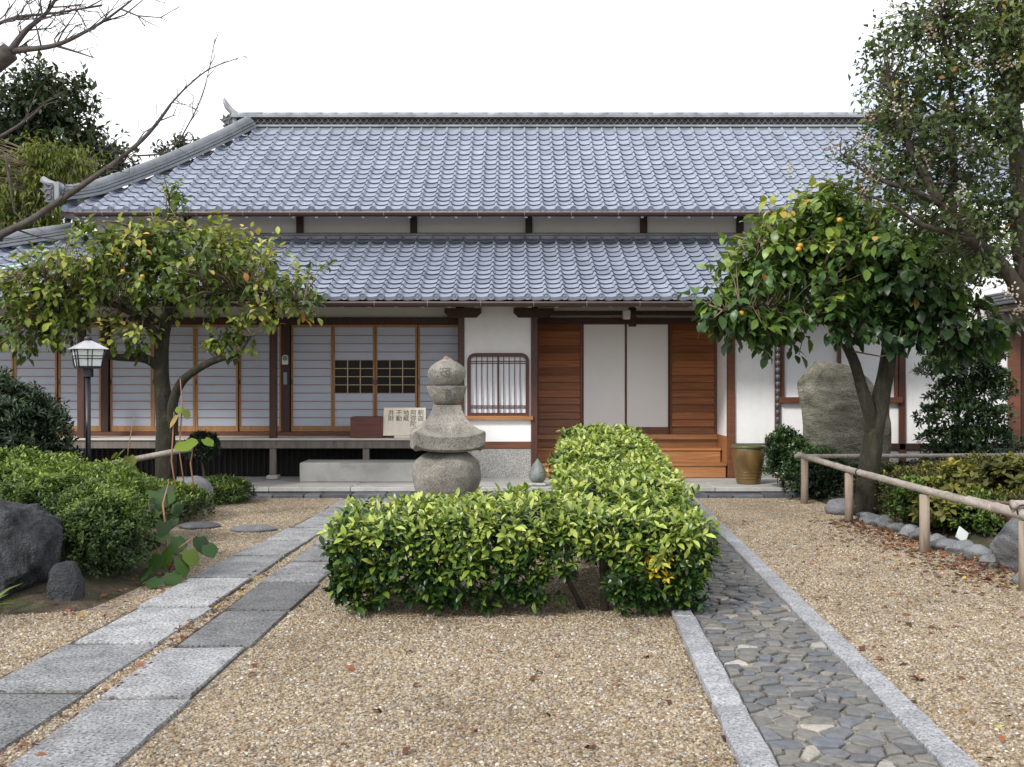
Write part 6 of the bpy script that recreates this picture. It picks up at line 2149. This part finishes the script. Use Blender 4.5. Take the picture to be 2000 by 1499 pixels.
b = limb(mb, [P(10, 300, T4), P(20, 370, T4), P(30, 420, T4)], .010, .006, 6, .01); twigs(mb, b, .004, 4, .25, .6, 0)
b = limb(mb, [P(30, 448, T4), P(80, 465, T4), P(130, 468, T4)], .009, .003, 6, .01)
b = limb(mb, [P(-60, 470, T4), P(5, 470, T4)], .02, .01, 6); twigs(mb, b, .006, 4, .3, .6, 0)
mb.build('trunk', M['bark_bare'], bt)
lfp = np.array([P(470, 112, T4 - .3), P(474, 110, T4 - .3), P(345, 178, T4 - .3), P(466, 114, T4 - .3)])
leaves(bt, lfp, np.array([(1, 0, .2), (1, 0, -.4), (1, -.2, .4), (-.6, 0, -.5)], float), np.tile([0, -.6, 1.0], (4, 1)), np.full(4, .045), np.array([.3, .4, .9, .3]), LEAF, M['leaf_dark'])

# trees behind the roof
def far_tree(name, label, base, ells, nclu, per, ls, mat, tm, trunk_pts, r0, **kw):
    root = thing(name, label, 'tree', base)
    mb = MB(); an = limb(mb, trunk_pts, r0, r0 * .3, 8, .05)
    for e_ in ells[::2]: an += limb(mb, [an[len(an) // 2], (an[len(an) // 2] + e_[0]) / 2 + Vector((0, 0, .3)), e_[0]], r0 * .35, r0 * .08, 6, .1)
    mb.build('trunk', M['bark_dark'], root)
    crown(root, ells, nclu, per, ls, mat, tm, an, **kw)
D5 = 30.0
far_tree('evergreen_tree', 'tall dark evergreen tree rising behind the roof corner', (FX(60, D5), D5, 0),
         [E(60, 210, D5, 90, 70, 1.4), E(130, 240, D5, 60, 80, 1.2), E(40, 290, D5, 80, 80, 1.4), E(-60, 260, D5, 90, 110, 1.4), E(120, 320, D5, 80, 60, 1.2), E(190, 300, D5, 50, 55, .9), E(235, 320, D5, 28, 50, .6), E(75, 150, D5, 45, 30, .8), E(150, 165, D5, 22, 28, .6), E(20, 400, D5, 110, 60, 1.2), E(150, 390, D5, 90, 50, 1), E(40, 470, D5, 120, 60, 1.2)],
         950, 13, .26, M['leaf_ever'], LEAF_S, [Vector((FX(60, D5), D5, 0)), P(62, 500, D5), P(70, 330, D5), P(75, 150, D5)], .3, droop=.1, twig_mat='bark_dark', clu_r=.6, twig_r=.012, shell=.6, twig_len=1.6)
D6 = 24.0
far_tree('bamboo_clump', 'feathery yellow green bamboo behind the roof corner', (FX(60, D6), D6, 0),
         [E(90, 310, D6, 60, 40, .7), E(40, 380, D6, 60, 60, .8), E(150, 320, D6, 50, 35, .6), E(20, 440, D6, 70, 50, .7), E(110, 370, D6, 60, 45, .7), E(-30, 330, D6, 50, 60, .6), E(80, 440, D6, 60, 40, .6)],
         520, 14, .19, M['leaf_bamboo'], LEAF_N, [Vector((FX(60, D6), D6, 0)), P(60, 600, D6), P(64, 440, D6), P(85, 310, D6)], .06, droop=.7, twig_mat='twig', clu_r=.45, twig_r=.008, shell=.6, twig_len=1.2)
far_tree('evergreen_tree', 'thin sapling tips showing above the hip of the roof', (FX(352, 26), 26, 0),
         [E(320, 292, 26, 18, 14, .4), E(352, 282, 26, 16, 18, .4), E(378, 272, 26, 12, 10, .3), E(335, 310, 26, 30, 18, .4)], 60, 9, .16, M['leaf_ever'], LEAF_S,
         [Vector((FX(352, 26), 26, 0)), P(352, 500, 26), P(350, 330, 26), P(352, 280, 26)], .08, droop=.1, twig_mat='bark_dark', clu_r=.3, twig_r=.008, twig_len=.8)

# ---- fallen leaves
random.seed(23)
lv = np_mesh('fallen_leaf', LEAF_B[0] * np.array([1, 1, 2.2]), LEAF_B[1], M['leaf_fallen'], np.full(len(LEAF_B[0]), .25))
lv2 = np_mesh('fallen_leaf', LEAF_B[0] * np.array([1, 1, 2.2]), LEAF_B[1], M['leaf_fallen'], np.full(len(LEAF_B[0]), .7))
spots = [(673, 1306), (820, 1338), (727, 1392), (923, 1432), (664, 1460), (808, 1275), (948, 1275), (803, 1464), (1165, 1465), (1096, 1281), (1046, 1316), (1052, 1325), (1258, 1287), (1300, 1370), (1060, 1400), (1214, 1335), (592, 1186), (498, 1299), (1386, 1380), (1405, 1440), (1775, 1325), (1795, 1330), (1617, 1170), (1685, 1265), (1708, 1287), (1770, 1218), (1925, 1163), (1990, 1190), (1330, 1090), (500, 1318)]
for i, (px, py) in enumerate(spots):
    p = GP(px, py, .012)
    s = random.uniform(.045, .075)
    mw = Matrix.Translation(p + Vector((0, 0, .008))) @ Matrix.Rotation(random.uniform(0, 6.28), 4, 'Z') @ Matrix.Rotation(random.uniform(-.3, .3), 4, 'X') @ Matrix.Diagonal((s, s, s, 1))
    o = place('fallen_leaf', lv if i % 3 else lv2, None, mw)
    tag(o, 'curled brown fallen leaf lying on the gravel', 'leaf', 'fallen leaves on the gravel')
nl = 1900
t = rng.random(nl)
fx_ = np.concatenate([3.72 + 0.12 + rng.gamma(1.6, .12, 1400) * rng.choice([-1, 1], 1400, p=[.5, .5]), rng.uniform(-2.11, -1.99, 130), rng.uniform(1.9, 3.7, 220), rng.uniform(-3.6, -2.6, 150)])
fy_ = np.concatenate([rng.uniform(8.2, 12.2, 1400), rng.uniform(4.3, 9.5, 130), rng.uniform(4.4, 12.5, 220), rng.uniform(7.0, 10, 150)])
fz_ = np.where(fx_ > 4.0, .05, .014) + np.where(fx_ < -2.5, .02, 0)
fp = np.stack([fx_, fy_, fz_], 1)
litter = tag(bpy.data.objects.new('leaf_litter', None), 'scatter of red brown fallen leaves along the fence', 'leaf litter')
bpy.data.objects.remove(litter)
d_ = rng.normal(0, 1, (nl, 3)); d_[:, 2] *= .15
u_ = rng.normal(0, .25, (nl, 3)) + np.array([0, 0, 1.0])
o = leaves(None, fp, d_, u_, rng.uniform(.035, .075, nl), np.clip(rng.normal(.5, .28, nl), 0, 1), LEAF_S, M['leaf_fallen'], 0, 'leaf_litter')
tag(o, 'scatter of red brown fallen leaves along the foot of the bamboo fence', 'leaf litter', kind='stuff')
